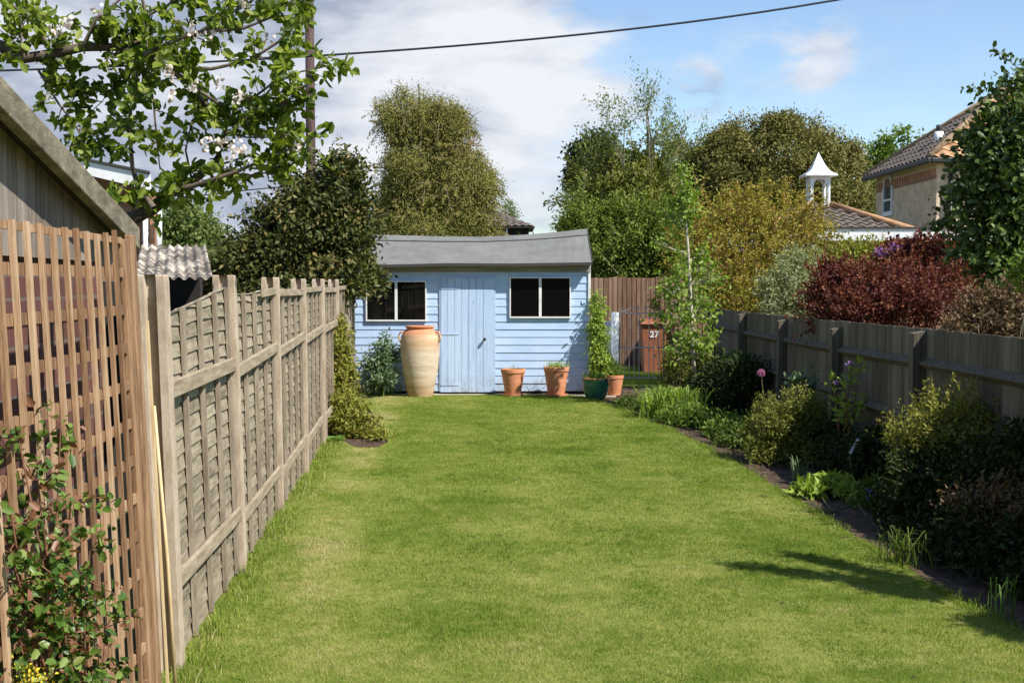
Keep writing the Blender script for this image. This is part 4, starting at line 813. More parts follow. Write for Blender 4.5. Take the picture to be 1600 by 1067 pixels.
# arched heads between the corner posts, front/back/sides
za = zt-.22; R_ = s3-cw-.025
def archface(fn):
    nA = 10
    for i in range(nA):
        t0, t1 = math.pi*i/nA, math.pi*(i+1)/nA; p0, p1 = (R_*math.cos(t0), za+R_*math.sin(t0)), (R_*math.cos(t1), za+R_*math.sin(t1))
        cup.hexa([fn(p0[0],0,p0[1]),fn(p1[0],0,p1[1]),fn(p1[0],.04,p1[1]),fn(p0[0],.04,p0[1]),fn(p0[0],0,zt),fn(p1[0],0,zt),fn(p1[0],.04,zt),fn(p0[0],.04,zt)])
    for s_ in (-1,1):
        xa, xb = sorted((s_*R_, s_*(s3-cw))); cup.hexa([fn(xa,0,zb+.1),fn(xb,0,zb+.1),fn(xb,.04,zb+.1),fn(xa,.04,zb+.1),fn(xa,0,zt),fn(xb,0,zt),fn(xb,.04,zt),fn(xa,.04,zt)])
archface(lambda a,b_,z_: (cc.x+a,30-s3+.012+b_,z_)); archface(lambda a,b_,z_: (cc.x+a,30+s3-.052+b_,z_)); archface(lambda a,b_,z_: (cc.x-s3+.012+b_,30+a,z_)); archface(lambda a,b_,z_: (cc.x+s3-.052+b_,30+a,z_))
cu = cup.build('cupola', M['white'], cp)
b = MB(); prf = [(25.5,276.5),(25.5,274),(20,271.5),(15,267.5),(11,262),(8,256),(5.3,250),(3,245),(1.2,240.5),(.3,238)]; V = []
for (rp, yp) in prf:
    rr_ = rp*k; zz = P(0,yp,30).z
    for (sx_, sy_) in ((-1,-1),(1,-1),(1,1),(-1,1)): V.append((cc.x+sx_*rr_*.96,30+sy_*rr_*.96,zz))
b.add(V, [(j*4+m_,j*4+(m_+1)%4,(j+1)*4+(m_+1)%4,(j+1)*4+m_) for j in range(len(prf)-1) for m_ in range(4)]+[(3,2,1,0)]); b.build('cupola_roof', M['white'], cu)
# garage with white fascia
ga = thing('flat_roof_garage', 'flat roofed garage with a broad white fascia in front of the brick house', 'garage', (7.6,25.8,0))
gx0, gx1 = P(1283,0,24).x, P(1600,0,24).x; gzt, gzb = P(0,357.5,24).z, P(0,376,24).z
b = MB(); b.box(gx0,gx1,24,24.04,gzb,gzt); b.box(gx0,gx0+.04,24.04,27.5,gzb,gzt); b.build('fascia', M['white'], ga)
b = MB(); b.box(gx0-.03,gx1+.03,23.97,27.53,gzt,gzt+.035); b.build('roof', M['feltedge'], ga)
b = MB(); b.box(gx0+.15,gx1-.1,24.2,27.5,0,gzb+.1); b.build('wall', M['redbrick'], ga)
# slate roof seen through the yellow shrub
sl = thing('low_roofed_store', 'small store with a blue grey ribbed roof behind the yellow shrub', 'outbuilding', (4.6,23.5,0)); b = MB()
xa, xb = P(1150,0,22.5).x, P(1283,0,22.5).x; za_, zb_ = P(0,388,22.5).z, P(0,366,24.0).z
for i in range(22): x_ = xa+(xb-xa)*i/22; w_ = (xb-xa)/22*.82; b.hexa([(x_,22.5,za_-.02),(x_+w_,22.5,za_-.02),(x_+w_,24,zb_-.02),(x_,24,zb_-.02),(x_,22.5,za_+.02),(x_+w_,22.5,za_+.02),(x_+w_,24,zb_+.02),(x_,24,zb_+.02)])
b.hexa([(xa,22.5,za_-.06),(xb,22.5,za_-.06),(xb,24,zb_-.06),(xa,24,zb_-.06),(xa,22.5,za_-.021),(xb,22.5,za_-.021),(xb,24,zb_-.021),(xa,24,zb_-.021)]); b.build('roof', M['render'], sl)
b = MB(); b.box(xa+.1,xb-.1,22.7,24,0,za_-.05); b.build('wall', M['redbrick'], sl)
# far pavilion behind the shed
pv = thing('tiled_pavilion', 'distant open sided building with a brown tiled roof above the shed ridge', 'building', (-1,57,0))
hx = P(836,0,54.5).x; ex = P(836,353,54.5); apx = P(745,318,57.5); w_ = hx-apx.x; ca = [Vector((apx.x-w_,54.5,ex.z)),Vector((hx,54.5,ex.z)),Vector((hx,60.5,ex.z)),Vector((apx.x-w_,60.5,ex.z))]
tile_plane('roof_slope', [ca[0],ca[1],apx], (0,1,.4), M['greyroof'], pv, .3, .3, .03)
b = MB(); b.add([q-Vector((0,0,.03)) for q in ca]+[apx-Vector((0,0,.03))], [(3,2,1,0),(0,1,4),(1,2,4),(2,3,4),(3,0,4)]); b.build('roof_deck', M['greyroof'], pv)
b = MB(); b.bar(ca[0]+Vector((0,0,-.06)), ca[1]+Vector((0,0,-.06)), .04, .07); b.build('gutter', M['dark'], pv)
b = MB(); b.box(apx.x-w_+.25,hx-.25,54.9,60.1,0,ex.z-.05); b.build('wall', M['dark'], pv); b = MB(); b.box(P(792,0,54.6).x-.03,P(792,0,54.6).x+.03,54.6,54.68,0,ex.z-.05); b.build('post', M['white'], pv)

# ================================================================ GATE CORNER
# tall brown board fence
bf = thing('board_fence', 'tall brown vertical board fence behind the iron gate', 'fence', (1.9,25,0)); r = random.Random(4)
x_ = P(915,0,25).x; xe = P(1160,0,25).x; b = MB(); zt = P(0,433.5,25).z
while x_ < xe:
    w_ = .092; t_ = zt+r.uniform(-.015,.015); b.box(x_,x_+w_*.86,25-.03,25,.05,t_); x_ += w_
b.build('boards', M['brownfence'], bf)
b = MB(); b.box(P(915,0,25).x,xe,25.0,25.03,.05,zt-.03); b.build('backing', M['dark'], bf)
b = MB(); x_ = P(915,0,25).x
for zz in (.4,1.5): b.box(x_,xe,25.03,25.09,zz,zz+.08)
b.build('rail', M['brownfence'], bf)
# wrought iron gate
GY = 21.5; gt = thing('iron_gate', 'grey wrought iron garden gate with scrolled top', 'gate', (P(1005,0,GY).x,GY,0))
ga0, ga1 = P(970,0,GY).x, P(1040,0,GY).x; zt = P(0,489,GY).z; zm = P(0,543,GY).z; b = MB()
b.bar((ga0,GY,.05),(ga0,GY,zt+.02),.022,.022,(0,1,0)); b.bar((ga1,GY,.05),(ga1,GY,zt+.02),.022,.022,(0,1,0))
b.bar((ga0,GY-.001,zt),(ga1,GY-.001,zt),.018,.02); b.bar((ga0,GY-.001,zm),(ga1,GY-.001,zm),.018,.02); b.bar((ga0,GY-.001,.10),(ga1,GY-.001,.10),.018,.02); b.build('frame', M['iron'], gt)
n_ = 9; b = MB()
for i in range(1, n_):
    xx = ga0+(ga1-ga0)*i/n_; top = zt if i%2 == 0 else zm+.11
    b.tube([(xx,GY+.006,.10),(xx,GY+.006,top)], .0065, 6)
    if i%2: b.tube([(xx,GY+.006,top),(xx,GY+.006,top+.03)], [.010,.001], 6)
b.build('bars', M['iron'], gt)
b = MB(); cx_ = (ga0+ga1)/2
for s_ in (-1,1):
    pts = [Vector((cx_+s_*(.30-.30*t), GY, zt+.02+.085*math.sin(t*math.pi*.62))) for t in np.linspace(0,.85,9)]
    b.tube(pts, .008, 6)
    for (qx, qz, rd) in ((cx_+s_*.30, zt+.05, .035), (cx_+s_*.05, zt+.075, .03)):
        b.tube([Vector((qx+s_*rd*(1-a/9)*math.cos(a), GY, qz+rd*(1-a/9)*math.sin(a))) for a in np.linspace(-1.6,5.5,16)], .0065, 5)
b.build('scroll', M['iron'], gt)
gpz = P(0,488,GY-.1).z; b = MB(); b.box(P(958,0,GY-.1).x,P(968.5,0,GY-.1).x,GY-.12,GY+.02,0,gpz); o = b.build('gate_post', M['white'], None, (P(963,0,GY).x,GY,0), bevel=.006); tag(o, 'pale painted concrete post at the hinge side of the iron gate', 'post')
b = MB(); b.box(P(940,0,GY+.5).x,P(962,0,GY+.5).x,GY+.35,GY+.5,0,P(0,502,GY+.5).z); o = b.build('low_wall', M['render'], None, (P(950,0,GY).x,GY+.4,0), bevel=.01); tag(o, 'short grey rendered wall between the shed and the gate post', 'wall')
# wheeled bin
BY = 23.5; bx = P(1021,0,BY).x+.02; wb = thing('wheelie_bin', 'brown wheeled bin numbered 27 behind the iron gate', 'bin', (bx,BY,0)); zt = P(0,506,BY).z
b = MB(); b.hexa([(bx-.19,BY-.2,.06),(bx+.19,BY-.2,.06),(bx+.19,BY+.22,.06),(bx-.19,BY+.22,.06),(bx-.235,BY-.24,zt),(bx+.235,BY-.24,zt),(bx+.235,BY+.28,zt),(bx-.235,BY+.28,zt)]); b.box(bx-.25,bx+.25,BY-.255,BY+.29,zt-.05,zt-.004); b.build('body', M['bin'], wb, bevel=.012)
b = MB(); b.hexa([(bx-.262,BY-.29,zt),(bx+.262,BY-.29,zt),(bx+.262,BY+.29,zt+.01),(bx-.262,BY+.29,zt+.01),(bx-.23,BY-.24,zt+.05),(bx+.23,BY-.24,zt+.05),(bx+.23,BY+.27,zt+.085),(bx-.23,BY+.27,zt+.085)]); b.build('lid', M['bin'], wb, bevel=.014)
b = MB(); b.tube([(bx-.2,BY+.33,zt-.04),(bx+.2,BY+.33,zt-.04)], .016, 8); b.build('handle', M['bin'], wb, smooth=True)
for s_ in (-1,1): b = MB(); b.tube([(bx+s_*.17,BY+.24,.1),(bx+s_*.235,BY+.24,.1)], .1, 20); b.build('wheel', M['black'], wb)
fc = bpy.data.curves.new('number', 'FONT'); fc.body = '27'; fc.size = .155; fc.extrude = .002; fc.align_x = 'CENTER'; fc.space_character = 1.05; fc.offset = .004
tmp = bpy.data.objects.new('tmp', fc); COL.objects.link(tmp); dg = bpy.context.evaluated_depsgraph_get(); me = bpy.data.meshes.new_from_object(tmp.evaluated_get(dg)); bpy.data.objects.remove(tmp)
o = bpy.data.objects.new('number', me); COL.objects.link(o); me.materials.clear(); me.materials.append(M['plastic']); o.parent = wb; o.location = (.0,-.2385,P(0,526,BY).z); o.rotation_euler = (R(90)+.05*0, 0, 0); o.location[1] = -.242

# unseen house added to darken the shed panes' reflections and cut ambient light
ph = thing('unseen_house_blocker', 'unseen brick house with back windows, added behind the camera to darken reflections', 'house', (0,-9,0)); b = MB(); b.box(-8,8,-14,-6,0,5.4); b.build('wall', M['redbrick'], ph)
b = MB(); b.add([(-8.3,-14.3,5.4),(8.3,-14.3,5.4),(8.3,-5.7,5.4),(-8.3,-5.7,5.4),(-8.3,-10,7.9),(8.3,-10,7.9)], [(3,2,1,0),(0,1,5,4),(3,4,5,2),(0,4,3),(1,2,5)]); b.build('roof', M['greyroof'], ph)
for xw, zw, ww, hw2 in ((-5,1.0,1.4,1.2),(-1.2,.1,2.0,2.0),(4.5,1.0,1.6,1.2),(-5,3.4,1.2,1.2),(0,3.4,1.6,1.2),(4.5,3.4,1.2,1.2)):
    b = MB(); b.box(xw-ww/2-.06,xw+ww/2+.06,-6.0,-5.95,zw-.06,zw+hw2+.06); wd = b.build('window', M['white'], ph); b = MB(); b.box(xw-ww/2,xw-.03,-5.95,-5.94,zw,zw+hw2); b.box(xw+.03,xw+ww/2,-5.95,-5.94,zw,zw+hw2); b.build('pane', M['houseglass'], wd)
# ================================================================ RIGHT FENCE
rf = thing('closeboard_fence', 'weathered closeboard fence, its wood colour darkened for shade, on the right behind the border', 'fence', (rx_(10),10,0)); r = random.Random(12)
posts = [5.35,7.8,10.2,12.63,15.0,17.4,19.8]
rdir = Vector((-.015,1,0)).normalized(); rnor = Vector((-1,-.015,0)).normalized()
def rp(d, n, z): return Vector((rx_(d), d, 0))+rnor*n+Vector((0,0,z))
def rtop(d): return float(np.interp(d, [3,8,10.2,15,20], [1.36,1.345,1.335,1.305,1.30]))
def boards(d0, d1):
    b = MB(); d = d0
    while d < d1:
        w_ = .125; e_ = min(d+w_, d1); t_ = rtop(d)+r.uniform(-.006,.006); q_ = r.uniform(0,.004)
        b.hexa([rp(d,-.03,.34),rp(e_,-.03,.34),rp(e_,-.014+q_,.34),rp(d,-.020+q_,.34),rp(d,-.03,t_),rp(e_,-.03,t_),rp(e_,-.014+q_,t_),rp(d,-.020+q_,t_)]); d += .115
    return b
for i in range(len(posts)):
    d = posts[i]; b = MB(); tz = rtop(d)-(.035,.035,.035,.075,.05,.03,.03)[i]; V_ = [rp(d-.055,-.012,0),rp(d+.055,-.012,0),rp(d+.055,.095,0),rp(d-.055,.095,0)]
    b.hexa(V_+[v+Vector((0,0,tz+(.0 if k_ in (2,3) else .02))) for k_, v in enumerate(V_)]); b.build('post', M['shadefence'], rf, bevel=.006)
    if i < len(posts)-1:
        d1 = posts[i+1]; pn = boards(d+.0 if i else 4.4, d1).build('panel', M['shadefence'], rf)
        for zz in (rtop(d)-.275, .60):
            b = MB(); p0, p1 = (d+.055 if i else 4.4), d1-.055; za, zb_ = zz+r.uniform(-.015,.015), (zz+rtop(d1)-rtop(d))+r.uniform(-.015,.015)
            b.add([rp(p0,-.012,za-.05),rp(p0,-.012,za+.05),rp(p0,.055,za),rp(p1,-.012,zb_-.05),rp(p1,-.012,zb_+.05),rp(p1,.055,zb_)], [(0,2,1),(3,4,5),(0,3,5,2),(2,5,4,1),(0,1,4,3)]); b.build('rail', M['shadefence'], pn, bevel=.008)
        b = MB(); b.obox((rp(d+.055,-.02,.17)+rp(d1-.055,-.02,.17))/2, rdir*((d1-d)/2-.056), rnor*.012, Vector((0,0,.17))); b.build('gravel_board', M['shadefence'], rf)

# ================================================================ TREES AND SHRUBS BEHIND
# bronze evergreen left of the shed
bush('evergreen_tree', 'dense bronze and dark green evergreen overhanging the left end of the shed', 'tree',
     [lobe(540,285,32,42,16.8), lobe(500,325,58,50,16.8), lobe(440,365,55,45,16.5), lobe(375,400,40,34,16.3), lobe(518,370,50,56,16.9), lobe(470,420,90,60,16.8), lobe(528,425,38,35,17.3,.6), lobe(574,436,18,18,18.2,.25), lobe(558,398,20,28,18.0,.3), lobe(410,440,90,60,16.9), lobe(555,262,10,20,16.8), lobe(515,262,9,16,16.8), lobe(462,500,60,60,17.0), lobe(400,500,90,70,16.6)],
     3000, 26, .11, .078, .5, 'evergreen', 31, base=Vector((-2.9,17.2,0)), stem='bark', stems=24, sr=.03, tr=.13, inner=.5, shoots=(200,.32))
# weeping birch far behind
bush('weeping_birch', 'tall olive weeping birch leaning left above the shed roof', 'tree',
     [lobe(640,182,50,36,45), lobe(608,205,22,34,45), lobe(685,195,46,34,45), lobe(712,222,34,40,45), lobe(665,260,62,50,45), lobe(700,290,70,60,45), lobe(640,320,52,60,45), lobe(732,320,44,52,45), lobe(757,300,16,24,45), lobe(690,360,95,50,45), lobe(605,355,24,40,45), lobe(730,345,26,30,45)],
     8000, 22, .15, .08, .45, 'birch', 32, stem='twig', stems=60, sr=.05, tr=.28, droop=1.2, zs=1.5, inner=.45, shoots=(500,.7))
b_ = None
# bare reddish twigs at the top of the birch
rg = random.Random(3); b = MB(); bt = P(690,200,45)
o_ = [o for o in COL.objects if o.name.startswith('weeping_birch')][0]
for i in range(200):
    s0 = P(rg.uniform(665,735), rg.uniform(180,250), 45+rg.uniform(-.8,.8)); d = Vector((rg.gauss(.35,.5), rg.gauss(0,.5), rg.gauss(.3,.5))).normalized()
    b.tube([s0, s0+d*.3+Vector((0,0,.03)), s0+d*.5], [.014,.010,.005], 3, cap=False)
M['redtwig'] = surf('reddish_twigs', [(0.12,0.055,0.03),(0.2,0.09,0.05),(0.26,0.13,0.08)], 8); b.build('bare_twigs', M['redtwig'], o_)
# domed holm oak
bush('holm_oak', 'broad domed olive brown tree behind the white cupola', 'tree',
     [lobe(1208,300,148,120,52), lobe(1208,300,148,120,52), lobe(1208,300,144,116,51.5), lobe(1185,245,90,62,52), lobe(1130,262,66,60,52), lobe(1240,258,80,66,52), lobe(1290,300,66,66,51), lobe(1160,310,110,70,52), lobe(1250,330,110,70,52), lobe(1325,330,38,50,52), lobe(1075,290,55,72,52)],
     9500, 22, .18, .115, .55, 'dome', 33, stem='bark', stems=20, sr=.12, tr=.4, inner=.82, bough=.12, shoots=(100,.25))
# tangle of trees right of the shed
bush('mixed_thicket_tree', 'dense olive green bushy tree to the right of the shed roof', 'tree',
     [lobe(955,285,52,40,30), lobe(1010,285,55,42,30), lobe(930,320,36,40,29), lobe(990,330,75,60,29)], 1700, 20, .16, .10, .5, 'olive', 34, base=Vector((2.9,30,0)), stem='twig', stems=40, sr=.04, tr=.16, shoots=(180,.7))
bush('mixed_thicket_tree', 'dark ivy covered stub showing at the left edge of the olive thicket', 'tree',
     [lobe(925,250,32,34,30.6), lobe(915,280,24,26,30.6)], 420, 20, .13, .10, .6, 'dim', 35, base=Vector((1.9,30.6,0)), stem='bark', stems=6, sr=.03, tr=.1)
bush('green_shrub', 'fresh green bushy shrub rising behind the brown board fence', 'shrub',
     [lobe(930,375,44,45,26.5), lobe(990,370,55,55,26.5), lobe(960,410,60,40,26.3), lobe(1040,390,40,55,26.5), lobe(895,345,14,16,26.5), lobe(920,335,25,25,26.8)], 1700, 24, .12, .07, .5, 'spring', 36, base=Vector((2.2,26.6,0)), stem='twig', stems=26, sr=.03, tr=.08, shoots=(160,.5))
# sparse ash with visible twigs
rg = random.Random(14); rng = np.random.default_rng(14); base = Vector((3.0,29,0)); ash = thing('ash_tree', 'sparse pale leaved tree with bare twigs standing out against the sky', 'tree', base)
b = MB(); tips = []; b.tube([base, P(1000,360,29)], [.14,.10], 8); st = P(1000,360,29)
for i in range(12):
    tx, ty = [(905,290),(925,215),(945,180),(975,190),(1010,165),(1012,150),(1045,195),(1065,200),(915,250),(985,240),(1040,240),(900,330)][i]; tg = P(tx, ty+25, 29+rg.uniform(-1,1)); m_ = st.lerp(tg, .5)+Vector((rg.uniform(-.2,.2),0,.1))
    b.tube([st, m_, tg], [.035,.022,.010], 6, cap=False); grow(b, tips, m_, (tg-m_), (tg-m_).length*.9, .02, 2, rg, .25, .5, 3, 3)
    grow(b, tips, tg, Vector((rg.uniform(-.5,.5),rg.uniform(-.4,.4),1)), .45, .014, 1, rg, .2, .5, 3, 3)
b.build('trunk', M['twig'], ash, smooth=True); A, Dd = tipleaves(tips, 2, 10, .08, rng); leaves('crown', A, M['ash'], ash, .075, .42, rng, Dd, shape='d')
# yellow brown shrub
bush('yellow_shrub', 'tall yellow brown twiggy shrub above the right fence', 'shrub',
     [lobe(1130,360,60,50,21), lobe(1190,345,55,45,21), lobe(1240,370,50,48,21), lobe(1110,410,60,50,20.5), lobe(1180,420,80,55,20.5), lobe(1150,460,80,45,20.3), lobe(1090,350,30,40,21), lobe(1270,350,18,25,21.5)],
     1250, 15, .13, .062, .4, 'yellow', 37, base=Vector((3.75,20.8,0)), stem='redtwig', stems=140, sr=.016, inner=.3, bough=.4, shoots=(320,.42))
bush('pale_shrub', 'cream variegated shrub between the yellow and the dark red shrubs', 'shrub',
     [lobe(1245,420,30,28,18), lobe(1225,455,38,32,17.8), lobe(1262,455,36,32,17.8), lobe(1240,485,50,30,17.6)], 620, 17, .07, .05, .4, 'varieg', 38, base=Vector((3.95,17.9,0)), stem='twig', stems=14, sr=.012, inner=.3, bough=.4, shoots=(90,.2))
bush('barberry', 'dark red leaved barberry spilling over the top of the right fence', 'shrub',
     [lobe(1385,450,80,38,14), lobe(1330,462,58,42,14), lobe(1440,458,62,38,14), lobe(1395,475,110,42,13.8), lobe(1310,490,50,32,13.7), lobe(1480,470,42,36,13.9), lobe(1290,455,20,40,14.2)],
     1500, 18, .065, .036, .55, 'berberis', 39, base=Vector((4.1,13.9,0)), stem='bark', stems=40, sr=.012, inner=.25, bough=.42, shoots=(380,.26))
bush('brown_shrub', 'dull brown pink shrub behind the fence at the right edge', 'shrub',
     [lobe(1560,500,60,45,12.5), lobe(1600,480,45,40,12.5), lobe(1530,520,50,36,12.4)], 620, 18, .07, .04, .5, 'brownbush', 40, base=Vector((4.8,12.5,0)), stem='twig', stems=14, sr=.012, shoots=(90,.18))
bush('climbing_hedge', 'green and yellow hedge below the white garage fascia', 'hedge',
     [lobe(1300,415,40,22,21), lobe(1350,408,45,18,21), lobe(1400,413,45,20,21), lobe(1450,415,45,20,21), lobe(1500,420,50,40,21), lobe(1330,430,70,40,20.8), lobe(1430,440,80,45,20.8)], 1100, 18, .11, .075, .5, 'gold', 41, stem='twig', stems=20, sr=.015, shoots=(120,.25))
bush('lilac', 'purple flowered dark leaved lilac above the barberry', 'shrub',
     [lobe(1440,400,50,22,17), lobe(1470,390,30,16,17), lobe(1400,408,30,18,17)], 200, 16, .08, .075, .5, 'berberis', 42, stem='bark', stems=14, sr=.014, shoots=(50,.22))
lil = [o for o in COL.objects if o.name.startswith('lilac')][0]; rng = np.random.default_rng(43)
Pt, out, ti = crown_pts([lobe(1400,395,14,10,16.8), lobe(1385,402,12,8,16.8), lobe(1378,398,9,7,16.8)], 40, 22, .03, rng); leaves('flower_heads', Pt, M['petalp'], lil, .03, .8, rng, out, ti)
# glossy pear tree at right edge
bush('pear_tree', 'tall glossy dark green tree cut by the right edge of the photo', 'tree',
     [lobe(1580,120,12,30,15), lobe(1570,165,26,40,15), lobe(1560,220,45,50,15), lobe(1600,200,55,70,15), lobe(1545,260,45,50,15), lobe(1590,300,70,80,15), lobe(1550,340,58,55,15), lobe(1540,400,50,45,15), lobe(1600,400,80,80,15), lobe(1640,280,80,120,15.4)],
     1050, 15, .11, .078, .62, 'pear', 44, base=Vector((6.0,15.2,0)), stem='bark', stems=34, sr=.02, tr=.09, shape='r', inner=.3, droop=.5, bough=.4, shoots=(120,.4))
bush('distant_tree', 'light green tree tops rising behind the brick house roof', 'tree',
     [lobe(1370,250,14,26,60), lobe(1387,235,8,24,60), lobe(1411,225,7,28,60), lobe(1430,225,14,20,60), lobe(1455,222,18,18,60), lobe(1352,268,10,16,60), lobe(1395,268,36,14,60), lobe(1375,310,30,50,60)], 420, 18, .22, .2, .5, 'bright', 45, stem='twig', stems=12, sr=.05, tr=.2)
bush('distant_tree', 'hazy light green trees between the extension and the bronze evergreen', 'tree',
     [lobe(285,350,38,26,40), lobe(265,370,26,22,40), lobe(320,372,28,22,40), lobe(295,335,18,14,40)], 420, 18, .2, .14, .5, 'ash', 46, stem='twig', stems=18, sr=.04, tr=.15)
bush('distant_tree', 'small pale tree tip beside the pavilion roof', 'tree', [lobe(792,330,9,12,66), lobe(799,342,9,12,66)], 90, 12, .15, .12, .4, 'ash', 47, stem='twig', stems=6, sr=.03, tr=.08)
# filler hedges that close the view behind the gardens
bush('far_hedge', 'dark hedge far behind the gate and the thicket', 'hedge', [lobe(900+i*70,420,55,36,33+(i%3)) for i in range(12)], 2100, 14, .25, .16, .5, 'dome', 48, stem='bark', stems=10, sr=.03)
bush('far_hedge', 'dark hedge far behind the left hand fence', 'hedge', [lobe(200+i*75,425,60,32,34+(i%3)) for i in range(9)], 1500, 14, .25, .16, .5, 'green', 49, stem='bark', stems=10, sr=.03)

# slender garden tree
rg = random.Random(21); rng = np.random.default_rng(21); base = GR(1085,636); sb = thing('slender_tree', 'slim young tree with pale trunk and light green leaves in front of the gate', 'tree', base)
b = MB(); tips = []; pts = [base, P(1084,560,17.4), P(1080,480,17.4), P(1076,400,17.4), P(1071,330,17.4), P(1064,275,17.4)]; b.tube(pts, [.034,.028,.022,.017,.011,.005], 8)
for i in range(54):
    u = rg.random()**1.25; s_ = u*4.0; k_ = int(min(3.999, s_)); st = pts[1+k_ if 1+k_ < 5 else 4].lerp(pts[min(5, 2+k_)], s_-k_); wd_ = (.44 if u < .45 else .34 if u < .7 else .20)
    grow(b, tips, st, Vector((rg.gauss(0,1), rg.gauss(0,.8), rg.uniform(-.1,.9))), wd_*rg.uniform(.5,1), .008, 1, rg, .05, .55, 3, 3)
b.build('trunk', M['palebark'], sb, smooth=True); A, Dd = tipleaves(tips, 1, 4, .05, rng); leaves('crown', A, M['light'], sb, .064, .58, rng, Dd*.4, droop=.9, shape='r')
bush('leafy_shrub', 'loose olive shrub at the foot of the slender tree beside the gate', 'shrub', [lobe(1058,560,26,30,18.2,.25), lobe(1100,560,26,36,17.6,.2), lobe(1050,590,26,20,18.3,.2)], 160, 14, .07, .055, .5, 'olive', 50, base=Vector((2.35,18.3,0)), stem='twig', stems=16, sr=.008, inner=.2)
bush('climbing_rose', 'thin rose growing up through the iron gate', 'climber', [lobe(1024,475,7,18,21.4,.05), lobe(1038,497,14,6,21.4,.05), lobe(1050,520,8,24,21.4,.05)], 30, 8, .04, .06, .6, 'olive', 51, base=Vector((2.55,21.4,0)), stem='redtwig', stems=10, sr=.006, inner=.2)
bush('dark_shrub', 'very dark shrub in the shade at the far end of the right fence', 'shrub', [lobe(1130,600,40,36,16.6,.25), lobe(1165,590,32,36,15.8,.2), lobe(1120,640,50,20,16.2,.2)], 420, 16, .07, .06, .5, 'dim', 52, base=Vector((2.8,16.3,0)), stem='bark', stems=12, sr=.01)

# ================================================================ LEFT BED PLANTS
bush('fence_climber', 'golden green climber growing up the far end of the lap fence', 'climber',
     [lobe(524,525,8,22,15.0,.1), lobe(527,560,12,28,14.9,.14), lobe(531,600,16,30,14.8,.16), lobe(536,640,22,28,14.6,.2)], 420, 15, .06, .055, .5, 'gold', 60, base=Vector((fx(14.8)+.22,14.8,0)), stem='twig', stems=18, sr=.009, inner=.3, bough=.45, shoots=(110,.16))
bush('leafy_shrub', 'low golden shrub with fresh leaves at the corner of the left bed', 'shrub',
     [lobe(555,672,32,24,14.1,.22), lobe(535,650,26,30,14.2,.22), lobe(572,682,20,16,14.0,.18), lobe(590,690,16,8,13.8,.12)], 360, 15, .055, .055, .45, 'gold', 61, base=Vector((-1.72,14.1,0)), stem='twig', stems=12, sr=.007, inner=.3, shoots=(70,.14))
root = thing('broadleaf_plant', 'large flat green leaves at the foot of the last tall fence post', 'plant', GR(513,700)); rng = np.random.default_rng(62); n = 9
Pt = np.tile(np.array(GR(516,698)), (n,1))+np.array([0,0,.03]); a_ = np.linspace(0,6.0,n); dv = np.stack([np.cos(a_), np.sin(a_)*.8, .45+.3*rng.random(n)],1); V, F, k = leafgeo(Pt, dv, np.tile([0,0,1.],(n,1)), .15+.06*rng.random(n), .09+.02*rng.random(n), .12, 'r', .25); npmesh('leaves', V, 0, F, M['strap'], root, None, np.repeat(.3+.5*rng.random(n), k))

# ================================================================ RIGHT BED PLANTS
strap_plant('crocosmia', 'arching fresh green strap leaved clump below the slender tree', 'plant', GR(1050,654), 620, .50, .02, .75, 'light', 70, .15)
bush('low_plant', 'small dark leafy plants at the far corner of the right bed', 'plant', [lobe(990,632,20,13,17.2,.18), lobe(1010,643,20,13,16.8,.18)], 170, 14, .05, .05, .4, 'green', 71, base=GR(1000,648), stem='stem', stems=6, sr=.006)
bush('geranium', 'mound of ferny bright green leaves beside the lawn edge', 'plant', [lobe(1065,655,34,20,15.4,.3), lobe(1100,665,38,22,14.9,.3), lobe(1135,675,34,24,14.2,.3)], 620, 15, .06, .055, .45, 'bright', 72, base=Vector((2.2,14.9,0)), stem='stem', stems=10, sr=.006)
bush('geranium', 'darker green mound of leaves nearer the round bush', 'plant', [lobe(1150,690,28,22,13.4,.25), lobe(1170,705,24,18,13.0,.22), lobe(1120,700,26,14,13.9,.2)], 340, 15, .055, .05, .45, 'green', 73, base=Vector((2.4,13.4,0)), stem='stem', stems=10, sr=.006)
bush('round_bush', 'rounded fine leaved olive bush in the right border', 'shrub', [lobe(1228,672,56,62,12.2,.34), lobe(1255,650,38,42,12.2,.26), lobe(1200,690,36,46,12.1,.26), lobe(1262,700,32,44,12.1,.26), lobe(1230,715,50,30,12.0,.3)], 1250, 17, .05, .032, .45, 'olive', 74, base=Vector((2.62,12.2,0)), stem='twig', stems=30, sr=.008, inner=.4, shoots=(180,.10))
# allium
root = thing('allium', 'single pink globe flower on a thin stem behind the round bush', 'flower', P(1196,700,13.2)*1.0); root.location.z = 0
b = MB(); q0 = Vector((root.location.x,13.2,0)); q1 = P(1189,583,13.2); b.tube([q0, q0.lerp(q1,.5)+Vector((.02,0,0)), q1], [.006,.005,.004], 6); b.build('stem', M['stem'], root)
rng = np.random.default_rng(75); d_ = unit(rng.normal(size=(260,3))); leaves('flower_head', np.array(q1)+d_*.022, M['petalpink'], root, .022, .5, rng, d_*3)
bush('grey_sage', 'grey green leafy sprig behind the round bush', 'plant', [lobe(1262,590,8,16,12.9,.08), lobe(1250,602,14,10,12.8,.08)], 40, 10, .04, .06, .5, 'grey', 76, base=Vector((2.95,12.9,0)), stem='stem', stems=6, sr=.006, inner=.2)
